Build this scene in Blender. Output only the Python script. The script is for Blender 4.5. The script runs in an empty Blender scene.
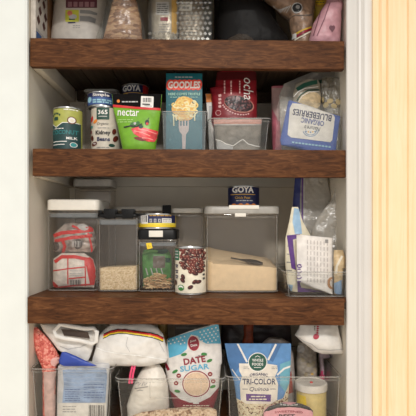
import bpy, bmesh, math, random
from mathutils import Vector, noise, geometry
PI = math.pi
SC = bpy.context.scene
COL = SC.collection

# ------------------------------------------------------------------ camera model
F, CY, HX, HY = 468.0, 1.17, 208.0, 230.0
def sc(y): return F / (CY + y)
def P(px, py, y):
    s = sc(y)
    return Vector(((px - HX) / s, y, (HY - py) / s))
def pxx(px, y): return (px - HX) / sc(y)
def pyz(py, y): return (HY - py) / sc(y)
def zpy(z, y): return HY - z * sc(y)
TILT = {1: (.4760, -.0100), 2: (.2018, -.0050), 3: (-.1672, -.0060), 4: (-.520, 0.0)}
def zs(i, px, y):
    a, b = TILT[i]
    return a + b * pxx(px, y)
def PB(i, px, y):                      # picture row where the shelf top lies at depth y
    return zpy(zs(i, px, y) + .0008, y)

# ------------------------------------------------------------------ materials
def lin(c):
    r = []
    for v in c[:3]:
        v /= 255.0
        r.append(v / 12.92 if v <= .04045 else ((v + .055) / 1.055) ** 2.4)
    return (r[0], r[1], r[2], 1.0)
class NT:
    def __init__(s, name):
        s.m = bpy.data.materials.new(name); s.m.use_nodes = True
        s.t = s.m.node_tree; s.t.nodes.clear()
        s.out = s.n('ShaderNodeOutputMaterial')
    def n(s, kind, **kw):
        nd = s.t.nodes.new(kind)
        for k, v in kw.items():
            if k in nd.inputs: nd.inputs[k].default_value = v
            else: setattr(nd, k, v)
        return nd
    def l(s, a, b): s.t.links.new(a, b)
    def coords(s, scale=(1, 1, 1), kind='Object'):
        tc = s.n('ShaderNodeTexCoord'); mp = s.n('ShaderNodeMapping')
        mp.inputs['Scale'].default_value = scale
        s.l(tc.outputs[kind], mp.inputs['Vector']); return mp.outputs['Vector']
    def ramp(s, fac, stops):
        r = s.n('ShaderNodeValToRGB'); e = r.color_ramp.elements
        while len(e) < len(stops): e.new(.5)
        for k, (p, c) in enumerate(stops): e[k].position = p; e[k].color = lin(c)
        s.l(fac, r.inputs['Fac']); return r.outputs['Color']
def scl(c, f): return tuple(max(0, min(255, v * f)) for v in c)
_mats = {}
def M(name, rgb, rough=.5, metal=0, var=.05, ns=60, bump=0, bs=90, spec=.5):
    if name in _mats: return _mats[name]
    k = NT(name); co = k.coords()
    b = k.n('ShaderNodeBsdfPrincipled', Roughness=rough, Metallic=metal)
    b.inputs['Specular IOR Level'].default_value = spec
    nz = k.n('ShaderNodeTexNoise', Scale=ns, Detail=3.0); k.l(co, nz.inputs['Vector'])
    k.l(k.ramp(nz.outputs['Fac'], [(.3, scl(rgb, 1 - var)), (.7, scl(rgb, 1 + var))]), b.inputs['Base Color'])
    if bump:
        n2 = k.n('ShaderNodeTexNoise', Scale=bs, Detail=4.0); k.l(co, n2.inputs['Vector'])
        bp = k.n('ShaderNodeBump', Strength=bump, Distance=.004); k.l(n2.outputs['Fac'], bp.inputs['Height'])
        k.l(bp.outputs['Normal'], b.inputs['Normal'])
    k.l(b.outputs['BSDF'], k.out.inputs['Surface']); _mats[name] = k.m; return k.m
def CLEAR(name, tint=(240, 240, 238), haze=.06, hazecol=(205, 205, 205), gloss=.07, rough=.06, bump=0, bs=40, rim=.35):
    if name in _mats: return _mats[name]
    k = NT(name)
    tr = k.n('ShaderNodeBsdfTransparent'); tr.inputs['Color'].default_value = lin(tint)
    gl = k.n('ShaderNodeBsdfGlossy', Roughness=rough)
    df = k.n('ShaderNodeBsdfDiffuse'); df.inputs['Color'].default_value = lin(hazecol)
    lw = k.n('ShaderNodeLayerWeight', Blend=.25)
    ml = k.n('ShaderNodeMath', operation='MULTIPLY_ADD'); ml.inputs[1].default_value = rim; ml.inputs[2].default_value = gloss
    pw = k.n('ShaderNodeMath', operation='POWER'); pw.inputs[1].default_value = 2.2
    k.l(lw.outputs['Facing'], pw.inputs[0]); k.l(pw.outputs[0], ml.inputs[0])
    a = k.n('ShaderNodeMixShader'); a.inputs[0].default_value = haze
    k.l(tr.outputs[0], a.inputs[1]); k.l(df.outputs[0], a.inputs[2])
    c = k.n('ShaderNodeMixShader'); k.l(ml.outputs[0], c.inputs[0]); k.l(a.outputs[0], c.inputs[1]); k.l(gl.outputs[0], c.inputs[2])
    if bump:
        co = k.coords(); n2 = k.n('ShaderNodeTexNoise', Scale=bs, Detail=4.0); k.l(co, n2.inputs['Vector'])
        bp = k.n('ShaderNodeBump', Strength=bump, Distance=.01); k.l(n2.outputs['Fac'], bp.inputs['Height'])
        k.l(bp.outputs['Normal'], gl.inputs['Normal']); k.l(bp.outputs['Normal'], df.inputs['Normal'])
    k.l(c.outputs[0], k.out.inputs['Surface']); _mats[name] = k.m; return k.m
def GRAIN(name, stops, scale=260, bump=.8, rough=.7, stretch=(1, 1, 1)):
    if name in _mats: return _mats[name]
    k = NT(name); co = k.coords(stretch)
    v = k.n('ShaderNodeTexVoronoi', Scale=scale); k.l(co, v.inputs['Vector'])
    sp = k.n('ShaderNodeSeparateColor'); k.l(v.outputs['Color'], sp.inputs['Color'])
    b = k.n('ShaderNodeBsdfPrincipled', Roughness=rough)
    k.l(k.ramp(sp.outputs[0], stops), b.inputs['Base Color'])
    bp = k.n('ShaderNodeBump', Strength=bump, Distance=.003); bp.invert = True
    k.l(v.outputs['Distance'], bp.inputs['Height']); k.l(bp.outputs['Normal'], b.inputs['Normal'])
    k.l(b.outputs['BSDF'], k.out.inputs['Surface']); _mats[name] = k.m; return k.m
def WOOD(name, dark, mid, light, axis='x', rough=.5, fine=1.0):
    k = NT(name)
    st = (7, 44, 44) if axis == 'x' else ((40, 3, 40) if axis == 'y' else (55, 55, 2.2))
    co = k.coords(tuple(v * fine for v in st))
    n1 = k.n('ShaderNodeTexNoise', Scale=1.6, Detail=6.0, Roughness=.65, Distortion=1.4); k.l(co, n1.inputs['Vector'])
    co2 = k.coords((9, 9, 9)); n2 = k.n('ShaderNodeTexNoise', Scale=1.0, Detail=3.0); k.l(co2, n2.inputs['Vector'])
    mx = k.n('ShaderNodeMath', operation='MULTIPLY_ADD'); mx.inputs[1].default_value = .35
    sb = k.n('ShaderNodeMath', operation='SUBTRACT'); sb.inputs[1].default_value = .5
    k.l(n2.outputs['Fac'], sb.inputs[0]); k.l(sb.outputs[0], mx.inputs[0]); k.l(n1.outputs['Fac'], mx.inputs[2])
    b = k.n('ShaderNodeBsdfPrincipled', Roughness=rough); b.inputs['Specular IOR Level'].default_value = .15
    k.l(k.ramp(mx.outputs[0], [(.3, dark), (.5, mid), (.72, light)]), b.inputs['Base Color'])
    bp = k.n('ShaderNodeBump', Strength=.25, Distance=.002); k.l(n1.outputs['Fac'], bp.inputs['Height'])
    k.l(bp.outputs['Normal'], b.inputs['Normal'])
    k.l(b.outputs['BSDF'], k.out.inputs['Surface']); return k.m

# ------------------------------------------------------------------ things and meshes
def props(o, label=None, cat=None, group=None, kind=None):
    if label: o['label'] = label
    if cat: o['category'] = cat
    if group: o['group'] = group
    if kind: o['kind'] = kind
    return o
def thing(name, label, cat, loc, group=None, kind=None):
    o = bpy.data.objects.new(name, None); COL.objects.link(o); o.location = loc
    o.empty_display_size = .02
    return props(o, label, cat, group, kind)
class MB:
    def __init__(s): s.v = []; s.f = []; s.fm = []; s.mats = []
    def mi(s, m):
        if m not in s.mats: s.mats.append(m)
        return s.mats.index(m)
    def add(s, vs, fs, m):
        o = len(s.v); k = s.mi(m); s.v += [Vector(v) for v in vs]
        for f in fs: s.f.append(tuple(i + o for i in f)); s.fm.append(k)
    def box(s, a, b, m, bev=0.0):
        bm = bmesh.new(); bmesh.ops.create_cube(bm, size=1)
        for v in bm.verts:
            v.co = Vector([(a[i] + b[i]) / 2 + v.co[i] * (b[i] - a[i]) for i in range(3)])
        if bev: bmesh.ops.bevel(bm, geom=bm.edges[:], offset=bev, segments=2, affect='EDGES', profile=.7)
        s.bm(bm, m)
    def bm(s, bm, m):
        bm.verts.index_update()
        s.add([v.co.copy() for v in bm.verts], [[v.index for v in f.verts] for f in bm.faces], m); bm.free()
    def loft(s, rings, m, c0=True, c1=True):
        n = len(rings[0]); vs = [p for r in rings for p in r]; fs = []
        for i in range(len(rings) - 1):
            for j in range(n):
                fs.append((i*n+j, i*n+(j+1) % n, (i+1)*n+(j+1) % n, (i+1)*n+j))
        if c0: fs.append(tuple(range(n))[::-1])
        if c1: fs.append(tuple((len(rings)-1)*n + j for j in range(n)))
        s.add(vs, fs, m)
    def lathe(s, cx, cy, prof, m, n=40):
        s.loft([[Vector((cx + r*math.cos(2*PI*j/n), cy + r*math.sin(2*PI*j/n), z)) for j in range(n)] for r, z in prof], m)
    def tube(s, pts, r, m, n=8, closed=False, flat=1.0):
        pts = [Vector(p) for p in pts]; k = len(pts); rings = []
        for i, p in enumerate(pts):
            a = pts[(i-1) % k] if (closed or i) else p
            b = pts[(i+1) % k] if (closed or i < k-1) else p
            t = (b - a); t = t.normalized() if t.length > 1e-9 else Vector((1, 0, 0))
            u = t.cross(Vector((0, 1, 0)))
            u = u.normalized() if u.length > 1e-4 else t.cross(Vector((0, 0, 1))).normalized()
            w = t.cross(u).normalized(); rr = r[i] if isinstance(r, (list, tuple)) else r
            rings.append([p + u*rr*math.cos(2*PI*j/n) + w*rr*flat*math.sin(2*PI*j/n) for j in range(n)])
        if closed: rings.append(rings[0]); s.loft(rings, m, False, False)
        else: s.loft(rings, m)
    def build(s, name, parent=None, loc=None, angle=42, **pr):
        base = Vector((0, 0, 0))
        if parent is not None:
            q = parent
            while q is not None: base += q.location; q = q.parent
        elif loc is not None: base = Vector(loc)
        me = bpy.data.meshes.new(name)
        me.from_pydata([v - base for v in s.v], [], s.f)
        for m in s.mats: me.materials.append(m)
        me.polygons.foreach_set('material_index', s.fm)
        bm = bmesh.new(); bm.from_mesh(me); bmesh.ops.remove_doubles(bm, verts=bm.verts, dist=1e-6)
        bm.to_mesh(me); bm.free()
        me.polygons.foreach_set('use_smooth', [True] * len(me.polygons))
        if hasattr(me, 'set_sharp_from_angle'): me.set_sharp_from_angle(angle=math.radians(angle))
        me.update()
        o = bpy.data.objects.new(name, me); COL.objects.link(o)
        if parent is not None: o.parent = parent
        elif loc is not None: o.location = base
        return props(o, **pr)
def rr(cx, cy, hw, hd, r, z, n=5):
    r = min(r, hw*.98, hd*.98); pts = []
    for sx, sy, a0 in ((1, 1, 0), (-1, 1, PI/2), (-1, -1, PI), (1, -1, 1.5*PI)):
        for k in range(n+1):
            a = a0 + PI/2*k/n
            pts.append(Vector((cx + sx*(hw-r) + r*math.cos(a), cy + sy*(hd-r) + r*math.sin(a), z)))
    return pts

# ------------------------------------------------------------------ printed marks on surfaces
def nrm(S, px, py):
    p = S(px, py); a = S(px+.4, py) - p; b = S(px, py+.4) - p
    n = a.cross(b)
    if n.length < 1e-12: return p, Vector((0, -1, 0))
    n.normalize()
    if n.y > 0: n = -n
    return p, n
def tri_split(t, h, out):
    a, b, c = t
    d = max((a-b).length, (b-c).length, (c-a).length)
    if d <= h: out.append(t); return
    ab, bc, ca = (a+b)/2, (b+c)/2, (c+a)/2
    for q in ((a, ab, ca), (ab, b, bc), (ca, bc, c), (ab, bc, ca)): tri_split(q, h, out)
_seq = [0]
def put(mb, S, tris, m, off, h):
    _seq[0] += 1; off += (_seq[0] % 48) * 6e-6
    out = []
    for t in tris: tri_split(t, h, out)
    vs, idx, fs = [], {}, []
    for t in out:
        f = []
        for q in t:
            k = (round(q.x, 3), round(q.y, 3))
            if k not in idx:
                p, n = nrm(S, q.x, q.y); idx[k] = len(vs); vs.append(p + n*off)
            f.append(idx[k])
        if len(set(f)) == 3: fs.append(f)
    mb.add(vs, fs, m)
def L(n): return .0009 + .00035*n
def decal(mb, S, poly, m, lay=0, h=3.0):
    pts = [Vector((p[0], p[1], 0)) for p in poly]
    tr = geometry.tessellate_polygon([pts])
    v2 = [Vector((p[0], p[1])) for p in poly]
    put(mb, S, [(v2[a], v2[b], v2[c]) for a, b, c in tr], m, L(lay), h)
def rect(mb, S, x0, y0, x1, y1, m, lay=0, rot=0, h=3.0):
    cx, cy = (x0+x1)/2, (y0+y1)/2; c, s = math.cos(math.radians(rot)), math.sin(math.radians(rot))
    decal(mb, S, [(cx+(x-cx)*c-(y-cy)*s, cy+(x-cx)*s+(y-cy)*c) for x, y in ((x0, y0), (x1, y0), (x1, y1), (x0, y1))], m, lay, h)
def ell(mb, S, cx, cy, rx, ry, m, lay=0, rot=0, n=18, a0=0, a1=360, h=3.0):
    c, s = math.cos(math.radians(rot)), math.sin(math.radians(rot)); pts = []
    full = a1 - a0 >= 360
    for k in range(n if full else n+1):
        a = math.radians(a0 + (a1-a0)*k/n); x, y = rx*math.cos(a), ry*math.sin(a)
        pts.append((cx+x*c-y*s, cy+x*s+y*c))
    decal(mb, S, pts, m, lay, h)
def rrect(mb, S, x0, y0, x1, y1, r, m, lay=0, rot=0, h=3.0):
    cx, cy = (x0+x1)/2, (y0+y1)/2; c, s = math.cos(math.radians(rot)), math.sin(math.radians(rot)); pts = []
    for qx, qy, a0 in ((x1-r, y1-r, 0), (x0+r, y1-r, 90), (x0+r, y0+r, 180), (x1-r, y0+r, 270)):
        for k in range(5):
            a = math.radians(a0+90*k/4); x, y = qx+r*math.cos(a), qy+r*math.sin(a)
            pts.append((cx+(x-cx)*c-(y-cy)*s, cy+(x-cx)*s+(y-cy)*c))
    decal(mb, S, pts, m, lay, h)
def stroke(mb, S, pts, w, m, lay=0, h=2.5, closed=False):
    pts = [Vector(p) for p in pts]; k = len(pts); A, B = [], []
    for i, p in enumerate(pts):
        a = pts[(i-1) % k] if (closed or i) else p
        b = pts[(i+1) % k] if (closed or i < k-1) else p
        t = (b-a); t = t.normalized() if t.length else Vector((1, 0)); n = Vector((-t.y, t.x))*w/2
        A.append(p+n); B.append(p-n)
    tris = []
    for i in range(k if closed else k-1):
        j = (i+1) % k
        tris += [(A[i], A[j], B[i]), (A[j], B[j], B[i])]
    put(mb, S, tris, m, L(lay), h)
_tx = {}
def glyphs(s, bold, shear):
    key = (s, bold, shear)
    if key in _tx: return _tx[key]
    cu = bpy.data.curves.new('lettering', 'FONT'); cu.body = s; cu.offset = bold; cu.resolution_u = 2; cu.shear = shear
    o = bpy.data.objects.new('lettering', cu); COL.objects.link(o)
    dg = bpy.context.evaluated_depsgraph_get(); dg.update()
    me = bpy.data.meshes.new_from_object(o.evaluated_get(dg)); me.calc_loop_triangles()
    V = [Vector((v.co.x, v.co.y)) for v in me.vertices]
    T = [tuple(V[i] for i in t.vertices) for t in me.loop_triangles]
    xs = [p.x for p in V] or [0, 1]; ys = [p.y for p in V] or [0, 1]
    bb = (min(xs), max(xs), min(ys), max(ys))
    bpy.data.objects.remove(o); bpy.data.curves.remove(cu); bpy.data.meshes.remove(me)
    _tx[key] = (T, bb); return _tx[key]
def text(mb, S, s, cx, cy, w, hh, m, lay=2, rot=0, bold=.02, shear=0, arc=0):
    T, (a, b, c, d) = glyphs(s, bold, shear); co, si = math.cos(math.radians(rot)), math.sin(math.radians(rot))
    def mp(p):
        x = ((p.x-a)/(b-a)-.5)*w; y = -((p.y-c)/(d-c)-.5)*hh
        y += arc*((2*x/w)**2)
        return Vector((cx+x*co-y*si, cy+x*si+y*co))
    put(mb, S, [tuple(mp(q) for q in t) for t in T], m, L(lay), 3.5)
def lines(mb, S, x0, y0, x1, n, dy, m, lay=1, w=.7, seed=0, rot=0):      # tiny print too small to read
    rnd = random.Random(seed)
    for k in range(n):
        y = y0 + k*dy; x = x0
        while x < x1 - 1:
            e = min(x1, x + rnd.uniform(1.5, 4.5)); rect(mb, S, x, y, e, y+w, m, lay, rot); x = e + .7
def barcode(mb, S, x0, y0, x1, y1, m, lay=2, seed=1):
    rnd = random.Random(seed); x = x0
    while x < x1:
        w = rnd.uniform(.35, 1.0); rect(mb, S, x, y0, min(x+w, x1), y1, m, lay); x += w + rnd.uniform(.4, .9)

# ------------------------------------------------------------------ shapes
def flat(y): return lambda px, py: P(px, py, y)
def sstep(a, b, x):
    t = max(0, min(1, (x-a)/(b-a))); return t*t*(3-2*t)
PROF = {
    'pouch': lambda v: .12 + .88*sstep(0, .75, v) if v < .9 else 1 - .12*(v-.9)/.1,
    'pillow': lambda v: max(0, math.sin(PI*min(.999, max(.001, v))))**.55,
    'sack': lambda v: (.35 + .65*sstep(0, .35, v)) * (1 if v < .85 else math.sqrt(max(0, 1-((v-.85)/.19)**2))),
    'slab': lambda v: 1.0,
}
class Bag:
    """closed soft bag: outline rows (row, left, right) give its silhouette at depth y, t its half thickness"""
    def __init__(s, rows, y, t, prof='pouch', wr=.0025, k=28, seed=0, power=.55, back=.8):
        s.rows = rows; s.y = y; s.t = t; s.pf = PROF[prof]; s.wr = wr; s.k = k; s.sd = seed*7.3; s.pw = power; s.back = back
    def lr(s, py):
        R = s.rows
        if py <= R[0][0]: return R[0][1], R[0][2]
        for (a, l0, r0), (b, l1, r1) in zip(R, R[1:]):
            if py <= b:
                q = (py-a)/(b-a) if b > a else 0
                return l0+(l1-l0)*q, r0+(r1-r0)*q
        return R[-1][1], R[-1][2]
    def T(s, px, py, sgn=1):
        l, r = s.lr(py); hw = max(.2, (r-l)/2); u = max(-1, min(1, (px-(l+r)/2)/hw))
        v = (py-s.rows[0][0])/(s.rows[-1][0]-s.rows[0][0])
        e = max(0, 1-abs(u)**2.6)**s.pw
        q = Vector((px*s.k/400+s.sd, py*s.k/400, sgn*3.1+s.sd))
        w = noise.noise(q) + .5*abs(noise.noise(q*2.3)) + .3*noise.noise(q*4.1)
        return max(.0008, s.t*s.pf(max(0, min(1, v)))*e*(1 if sgn > 0 else s.back) + s.wr*w*min(1, e*1.4))
    def S(s, px, py):
        T = 0
        for _ in range(4):
            a = sc(s.y-T); b = sc(s.y)
            qx = HX + (px-HX)*b/a; qy = HY + (py-HY)*b/a
            l, r = s.lr(qy); qx = max(l+.006*(r-l), min(r-.006*(r-l), qx)); qy = max(s.rows[0][0], min(s.rows[-1][0], qy))
            T = s.T(qx, qy)
        return Vector(((qx-HX)/b, s.y-T, (HY-qy)/b))
    def mesh(s, mb, m, nu=26, nv=36):
        b = sc(s.y); rings = []; p0, p1 = s.rows[0][0], s.rows[-1][0]
        ys = sorted(set([p0+(p1-p0)*i/nv for i in range(nv+1)]+[r[0] for r in s.rows]))
        for py in ys:
            l, r = s.lr(py); ring = []
            for sg in (1, -1):
                for j in range(nu):
                    u = -math.cos(PI*j/nu)*sg if True else 0
                    px = (l+r)/2+(r-l)/2*u; T = s.T(px, py, sg)
                    ring.append(Vector(((px-HX)/b, s.y-sg*T, (HY-py)/b)))
            rings.append(ring)
        mb.loft(rings, m); return s
    def fit(s, B, mg=.0035):
        """keep the part of the bag below a tub's rim between the tub's side walls"""
        cx, hw, z0, z1, tp = B; b = sc(s.y); R = []; p0, p1 = s.rows[0][0], s.rows[-1][0]
        ys = sorted(set([p0+(p1-p0)*i/60 for i in range(61)]+[r[0] for r in s.rows]))
        for py in ys:
            l, r = s.lr(py); z = (HY-py)/b
            if z < z1+.006:
                g = hw*(1-tp*(1-min(1, max(0, (z-z0)/(z1-z0))))) - .0024 - mg
                l = max(l, HX+(cx-g)*b); r = min(r, HX+(cx+g)*b)
                if r-l < 4: r = l+4
            R.append((py, l, r))
        s.rows = R; return s
    def base(s):
        l, r = s.lr(s.rows[-1][0]); return P((l+r)/2, s.rows[-1][0], s.y)
def bag_thing(name, label, cat, bag, m, draw=None, group=None, kind=None, nu=26, nv=36):
    mb = MB(); bag.mesh(mb, m, nu, nv)
    if draw: draw(mb, bag.S)
    return mb.build(name, loc=bag.base(), label=label, cat=cat, group=group, kind=kind, angle=70)

class Can:
    """upright tin: centre column cx and half width in picture columns at depth y, top row; stands at height z0"""
    def __init__(s, cx, half, top, y, z0):
        s.cx, s.half, s.y, s.z0 = cx, half, y, z0; s.R = half/sc(y); s.X = pxx(cx, y); s.z1 = pyz(top, y-s.R)
    def S(s, px, py):
        a = max(-.985, min(.985, (px-s.cx)/s.half)); c = math.sqrt(1-a*a); Y = s.y - s.R*c
        return Vector((s.X+s.R*a, Y, max(s.z0+.004, min(s.z1-.004, (HY-py)/sc(s.y-s.R)))))
    def make(s, name, label, cat, metal, paper, draw=None, group=None, ring=True):
        R, z0, z1 = s.R, s.z0, s.z1
        t = thing(name, label, cat, (s.X, s.y, z0), group)
        mb = MB()
        mb.lathe(s.X, s.y, [(R*.5, z0+.003), (R*.93, z0+.003), (R*.95, z0), (R+.0006, z0), (R+.001, z0+.0015), (R+.0006, z0+.003), (R-.001, z0+.004),
                            (R-.001, z1-.004), (R+.0006, z1-.003), (R+.001, z1-.0015), (R+.0006, z1), (R*.95, z1), (R*.93, z1-.003), (R*.6, z1-.003), (R*.58, z1-.0024), (R*.4, z1-.0024)], metal, 48)
        mb.build('body', parent=t)
        lb = MB()
        lb.loft([[Vector((s.X+(R+.0001)*math.cos(2*PI*j/56), s.y+(R+.0001)*math.sin(2*PI*j/56), z)) for j in range(56)] for z in (z0+.0045, (z0+z1)/2, z1-.0045)], paper, False, False)
        if draw: draw(lb, s.S)
        lb.build('label', parent=t)
        return t

def tub(xl, xr, yf, dep, z0, z1, r=.015, wall=.0022, taper=0.0, lip=0.0):
    """rings of a clear open tub: outside, over the rim, inside"""
    cx = (pxx(xl, yf)+pxx(xr, yf))/2; hw = (pxx(xr, yf)-pxx(xl, yf))/2; cy = yf+dep/2; hd = dep/2
    R = []
    def ring(q, z, g): R.append(rr(cx, cy, hw*(1-taper*(1-q))-g, hd*(1-taper*.6*(1-q))-g, max(.003, r-g), z))
    q = lambda z: (z-z0)/(z1-z0)
    ring(0, z0, .003); ring(0, z0+.003, 0); ring(q(z0+.006), z0+.006, 0); ring(q(z1-.009), z1-.009, 0); ring(1, z1-.004 if lip else z1-.001, 0)
    if lip: ring(1, z1-.004, -lip); ring(1, z1, -lip)
    else: ring(1, z1, .0006)
    ring(1, z1, wall); ring(q(z1-.006), z1-.006, wall); ring(q(z0+wall+.007), z0+wall+.007, wall); ring(0, z0+wall+.003, wall); ring(0, z0+wall, wall+.003)
    return R, cx, cy, hw, hd
def lid(mb, cx, cy, hw, hd, r, z0, z1, m, bev=.004):
    mb.loft([rr(cx, cy, hw-.001, hd-.001, r, z0), rr(cx, cy, hw, hd, r, z0+.001), rr(cx, cy, hw, hd, r, z1-bev),
             rr(cx, cy, hw-bev*.3, hd-bev*.3, r, z1-bev*.3), rr(cx, cy, hw-bev, hd-bev, max(.003, r-bev*.5), z1)], m)
def bin_thing(label, xl, xr, yf, dep, z0, top, m, taper=.08, lip=.003, r=.012, group=None, notch=None, cat='bin'):
    z1 = pyz(top, yf); R, cx, cy, hw, hd = tub(xl, xr, yf, dep, z0, z1, r=r, taper=taper, lip=lip)
    mb = MB(); mb.loft(R, m); e = lip or .0
    mb.tube(rr(cx, cy, hw+e, hd+e, r+e, z1-.0005), .0013, acr_edge_shine, 6, True); mb.tube(rr(cx, cy, hw+e, hd+e, r+e, z1-.005-e), .0006, acr_edge_shine, 6, True)
    for sx in (-1, 1):
        k = r*.3; mb.tube([Vector((cx+sx*(hw*(1-taper)-k), cy-hd*(1-taper*.6)+k, z0+.003)), Vector((cx+sx*(hw-k), cy-hd+k, z1-.004))], .0007, acr_edge_shine, 6)  # thin pale tubes drawn as the corner highlights
    mb.tube(rr(cx, cy, hw*(1-taper)-.001, hd*(1-taper*.6)-.001, max(.003, r-.001), z0+.0025), .0011, acr_edge_shine, 6, True)
    if notch:
        a, b, yb = notch; S = flat(yf-.0015)
        for p, q in (((a, top+3), (a, yb)), ((a, yb), (b, yb)), ((b, yb), (b, top+3))):
            mb.tube([S(*p), S(*q)], .0007, acr_edge_shine, 6)
    o = mb.build('storage_bin', loc=(cx, cy, z0), label=label, cat=cat, group=group, angle=50)
    return (cx, hw, z0, z1, taper)

# ================================================================== palette
wood = WOOD('stained_wood', (56, 32, 17), (85, 51, 28), (116, 75, 44), fine=1.6)
wood_under = WOOD('stained_planks', (58, 47, 38), (76, 62, 50), (94, 77, 62), axis='y')
pine = WOOD('raw_pine', (240, 208, 164), (243, 216, 176), (246, 223, 187), axis='z', rough=.6)
paint = M('white_paint', (228, 231, 226), .55, var=.012, ns=14, bump=.05, bs=60)
trimpaint = M('trim_paint', (212, 208, 202), .4, var=.012, ns=10)
wallp = M('closet_paint', (226, 217, 200), .7, var=.02, ns=12, bump=.08, bs=70)
floorm = WOOD('floor_boards', (196, 180, 158), (208, 192, 170), (218, 204, 184), axis='y')
steel = M('tin_steel', (200, 200, 198), .28, metal=1, var=.04)
acr = CLEAR('clear_plastic', (251, 251, 250), .02, (200, 198, 194), .018, .05, rim=.6)
acr_edge_shine = CLEAR('plastic_edge_shine', (246, 246, 244), .30, (206, 203, 198), .16, .1, rim=.5)  # pale haze that paints bright highlights along rims and corners
acr_refl = CLEAR('reflection_haze_plastic', (250, 251, 251), .10, (196, 214, 220), .025, .08, rim=.6)  # bluish reflection put into the haze colour
jarp = CLEAR('container_plastic', (251, 250, 249), .02, (204, 194, 182), .020, .05, rim=.55)
film = CLEAR('bag_film', (250, 250, 248), .05, (205, 203, 198), .035, .2, bump=.5, bs=30, rim=.25)
film_b = CLEAR('hazy_bag_film', (244, 243, 240), .48, (212, 207, 198), .06, .22, bump=.8, bs=30, rim=.3)
film_d = CLEAR('smoky_film', (150, 142, 136), .3, (44, 41, 40), .012, .45, bump=.3, bs=40, rim=.08)
white = M('white_print', (236, 232, 226), .5)
cream = M('cream_print', (232, 222, 200), .5)
black = M('black_print', (24, 22, 22), .45)
dgrey = M('dark_grey_print', (70, 68, 66), .5)
grey = M('grey_print', (140, 138, 136), .5)
lgrey = M('light_grey_print', (186, 184, 182), .5)
navy = M('navy_print', (28, 34, 78), .45)
purple = M('purple_print', (92, 50, 128), .5)
red = M('red_print', (206, 44, 42), .45)
maroon = M('maroon_print', (140, 24, 46), .45)
gold = M('gold_print', (206, 160, 72), .4)
yellow = M('yellow_print', (240, 206, 44), .45)
orange = M('orange_print', (226, 132, 44), .5)
dgreen = M('dark_green_print', (22, 68, 56), .5)
green = M('green_print', (60, 132, 62), .5)
beanred = M('bean_red', (94, 38, 30), .35, var=.25, ns=120)
bag_white = M('white_bag_plastic', (228, 224, 218), .38, var=.03, bump=.8, bs=26)

# ================================================================== setting
def prism(mb, prof, z0, z1, m):            # prof: list of (x, y), extruded upright
    mb.loft([[Vector((x, y, z0)) for x, y in prof], [Vector((x, y, z1)) for x, y in prof]], m)
ZB, ZT = -1.18, .80
DEP = .36
XL, XR = -.452, .353
def structure(mb, name, **k): return mb.build(name, kind='structure', angle=30, **k)
m = MB(); m.box((XL-.09, DEP, ZB), (XR+.09, DEP+.02, ZT), wallp); structure(m, 'wall_back')
m = MB(); m.box((XL-.02, -.004, ZB), (XL, DEP, ZT), wallp); structure(m, 'wall_left')
m = MB(); m.box((XR, -.004, ZB), (XR+.02, DEP, ZT), wallp); structure(m, 'wall_right')
m = MB(); m.box((XL-.02, -.004, ZT), (XR+.02, DEP+.02, ZT+.02), wallp); structure(m, 'shade_ceiling')  # out of view, added to keep the top of the alcove dark
m = MB(); m.box((-2.2, -3.2, ZB-.02), (2.2, DEP+.02, ZB), floorm); structure(m, 'floor')
# left casing: wide flat white board with a small rounded inner edge
m = MB(); prism(m, [(-1.3, -.012), (-.4535, -.012), (-.4505, -.0145), (-.4472, -.0125), (-.4462, -.009), (-.4462, -.004), (-1.3, -.004)], ZB, ZT+.3, paint)
structure(m, 'trim_1')
# right casing: white moulding, stepped profile
def X(px): return pxx(px, -.014)
prof = [(X(347), -.004), (X(347), -.010), (X(348), -.012), (X(352.5), -.012), (X(354), -.0105), (X(357), -.0105), (X(358.6), -.016), (X(360.6), -.017),
        (X(361.4), -.0125), (X(363), -.0115), (X(364.2), -.0145), (X(365.4), -.0155), (X(374.2), -.0155), (X(374.2), -.004)]
m = MB(); prism(m, prof, ZB, ZT+.3, trimpaint); structure(m, 'trim_2')
def X(px): return pxx(px, -.030)
prof = [(X(373.8), -.004), (X(373.8), -.024), (X(375.5), -.026), (X(379), -.026), (X(380.6), -.0235), (X(382), -.029), (X(386), -.0305), (X(387.2), -.0262), (X(388.4), -.031),
        (X(392), -.0315), (X(396), -.0295), (X(399), -.0295), (X(403), -.032), (X(406.6), -.032), (X(407.6), -.0275), (X(408.8), -.032), (X(413), -.0325), (X(430), -.0325), (X(436), -.028), (X(440), -.028), (X(440), -.004)]
m = MB(); prism(m, prof, ZB, ZT+.3, pine); structure(m, 'trim_3')
m = MB(); m.box((pxx(440, -.03), -.012, ZB), (1.5, -.004, ZT+.3), paint); structure(m, 'wall_right_front')

m = MB(); m.box((-.4462, -.012, .60), (.343, -.004, ZT+.3), paint); structure(m, 'shade_header')  # unseen header board, added to darken the highest shelf
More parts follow.
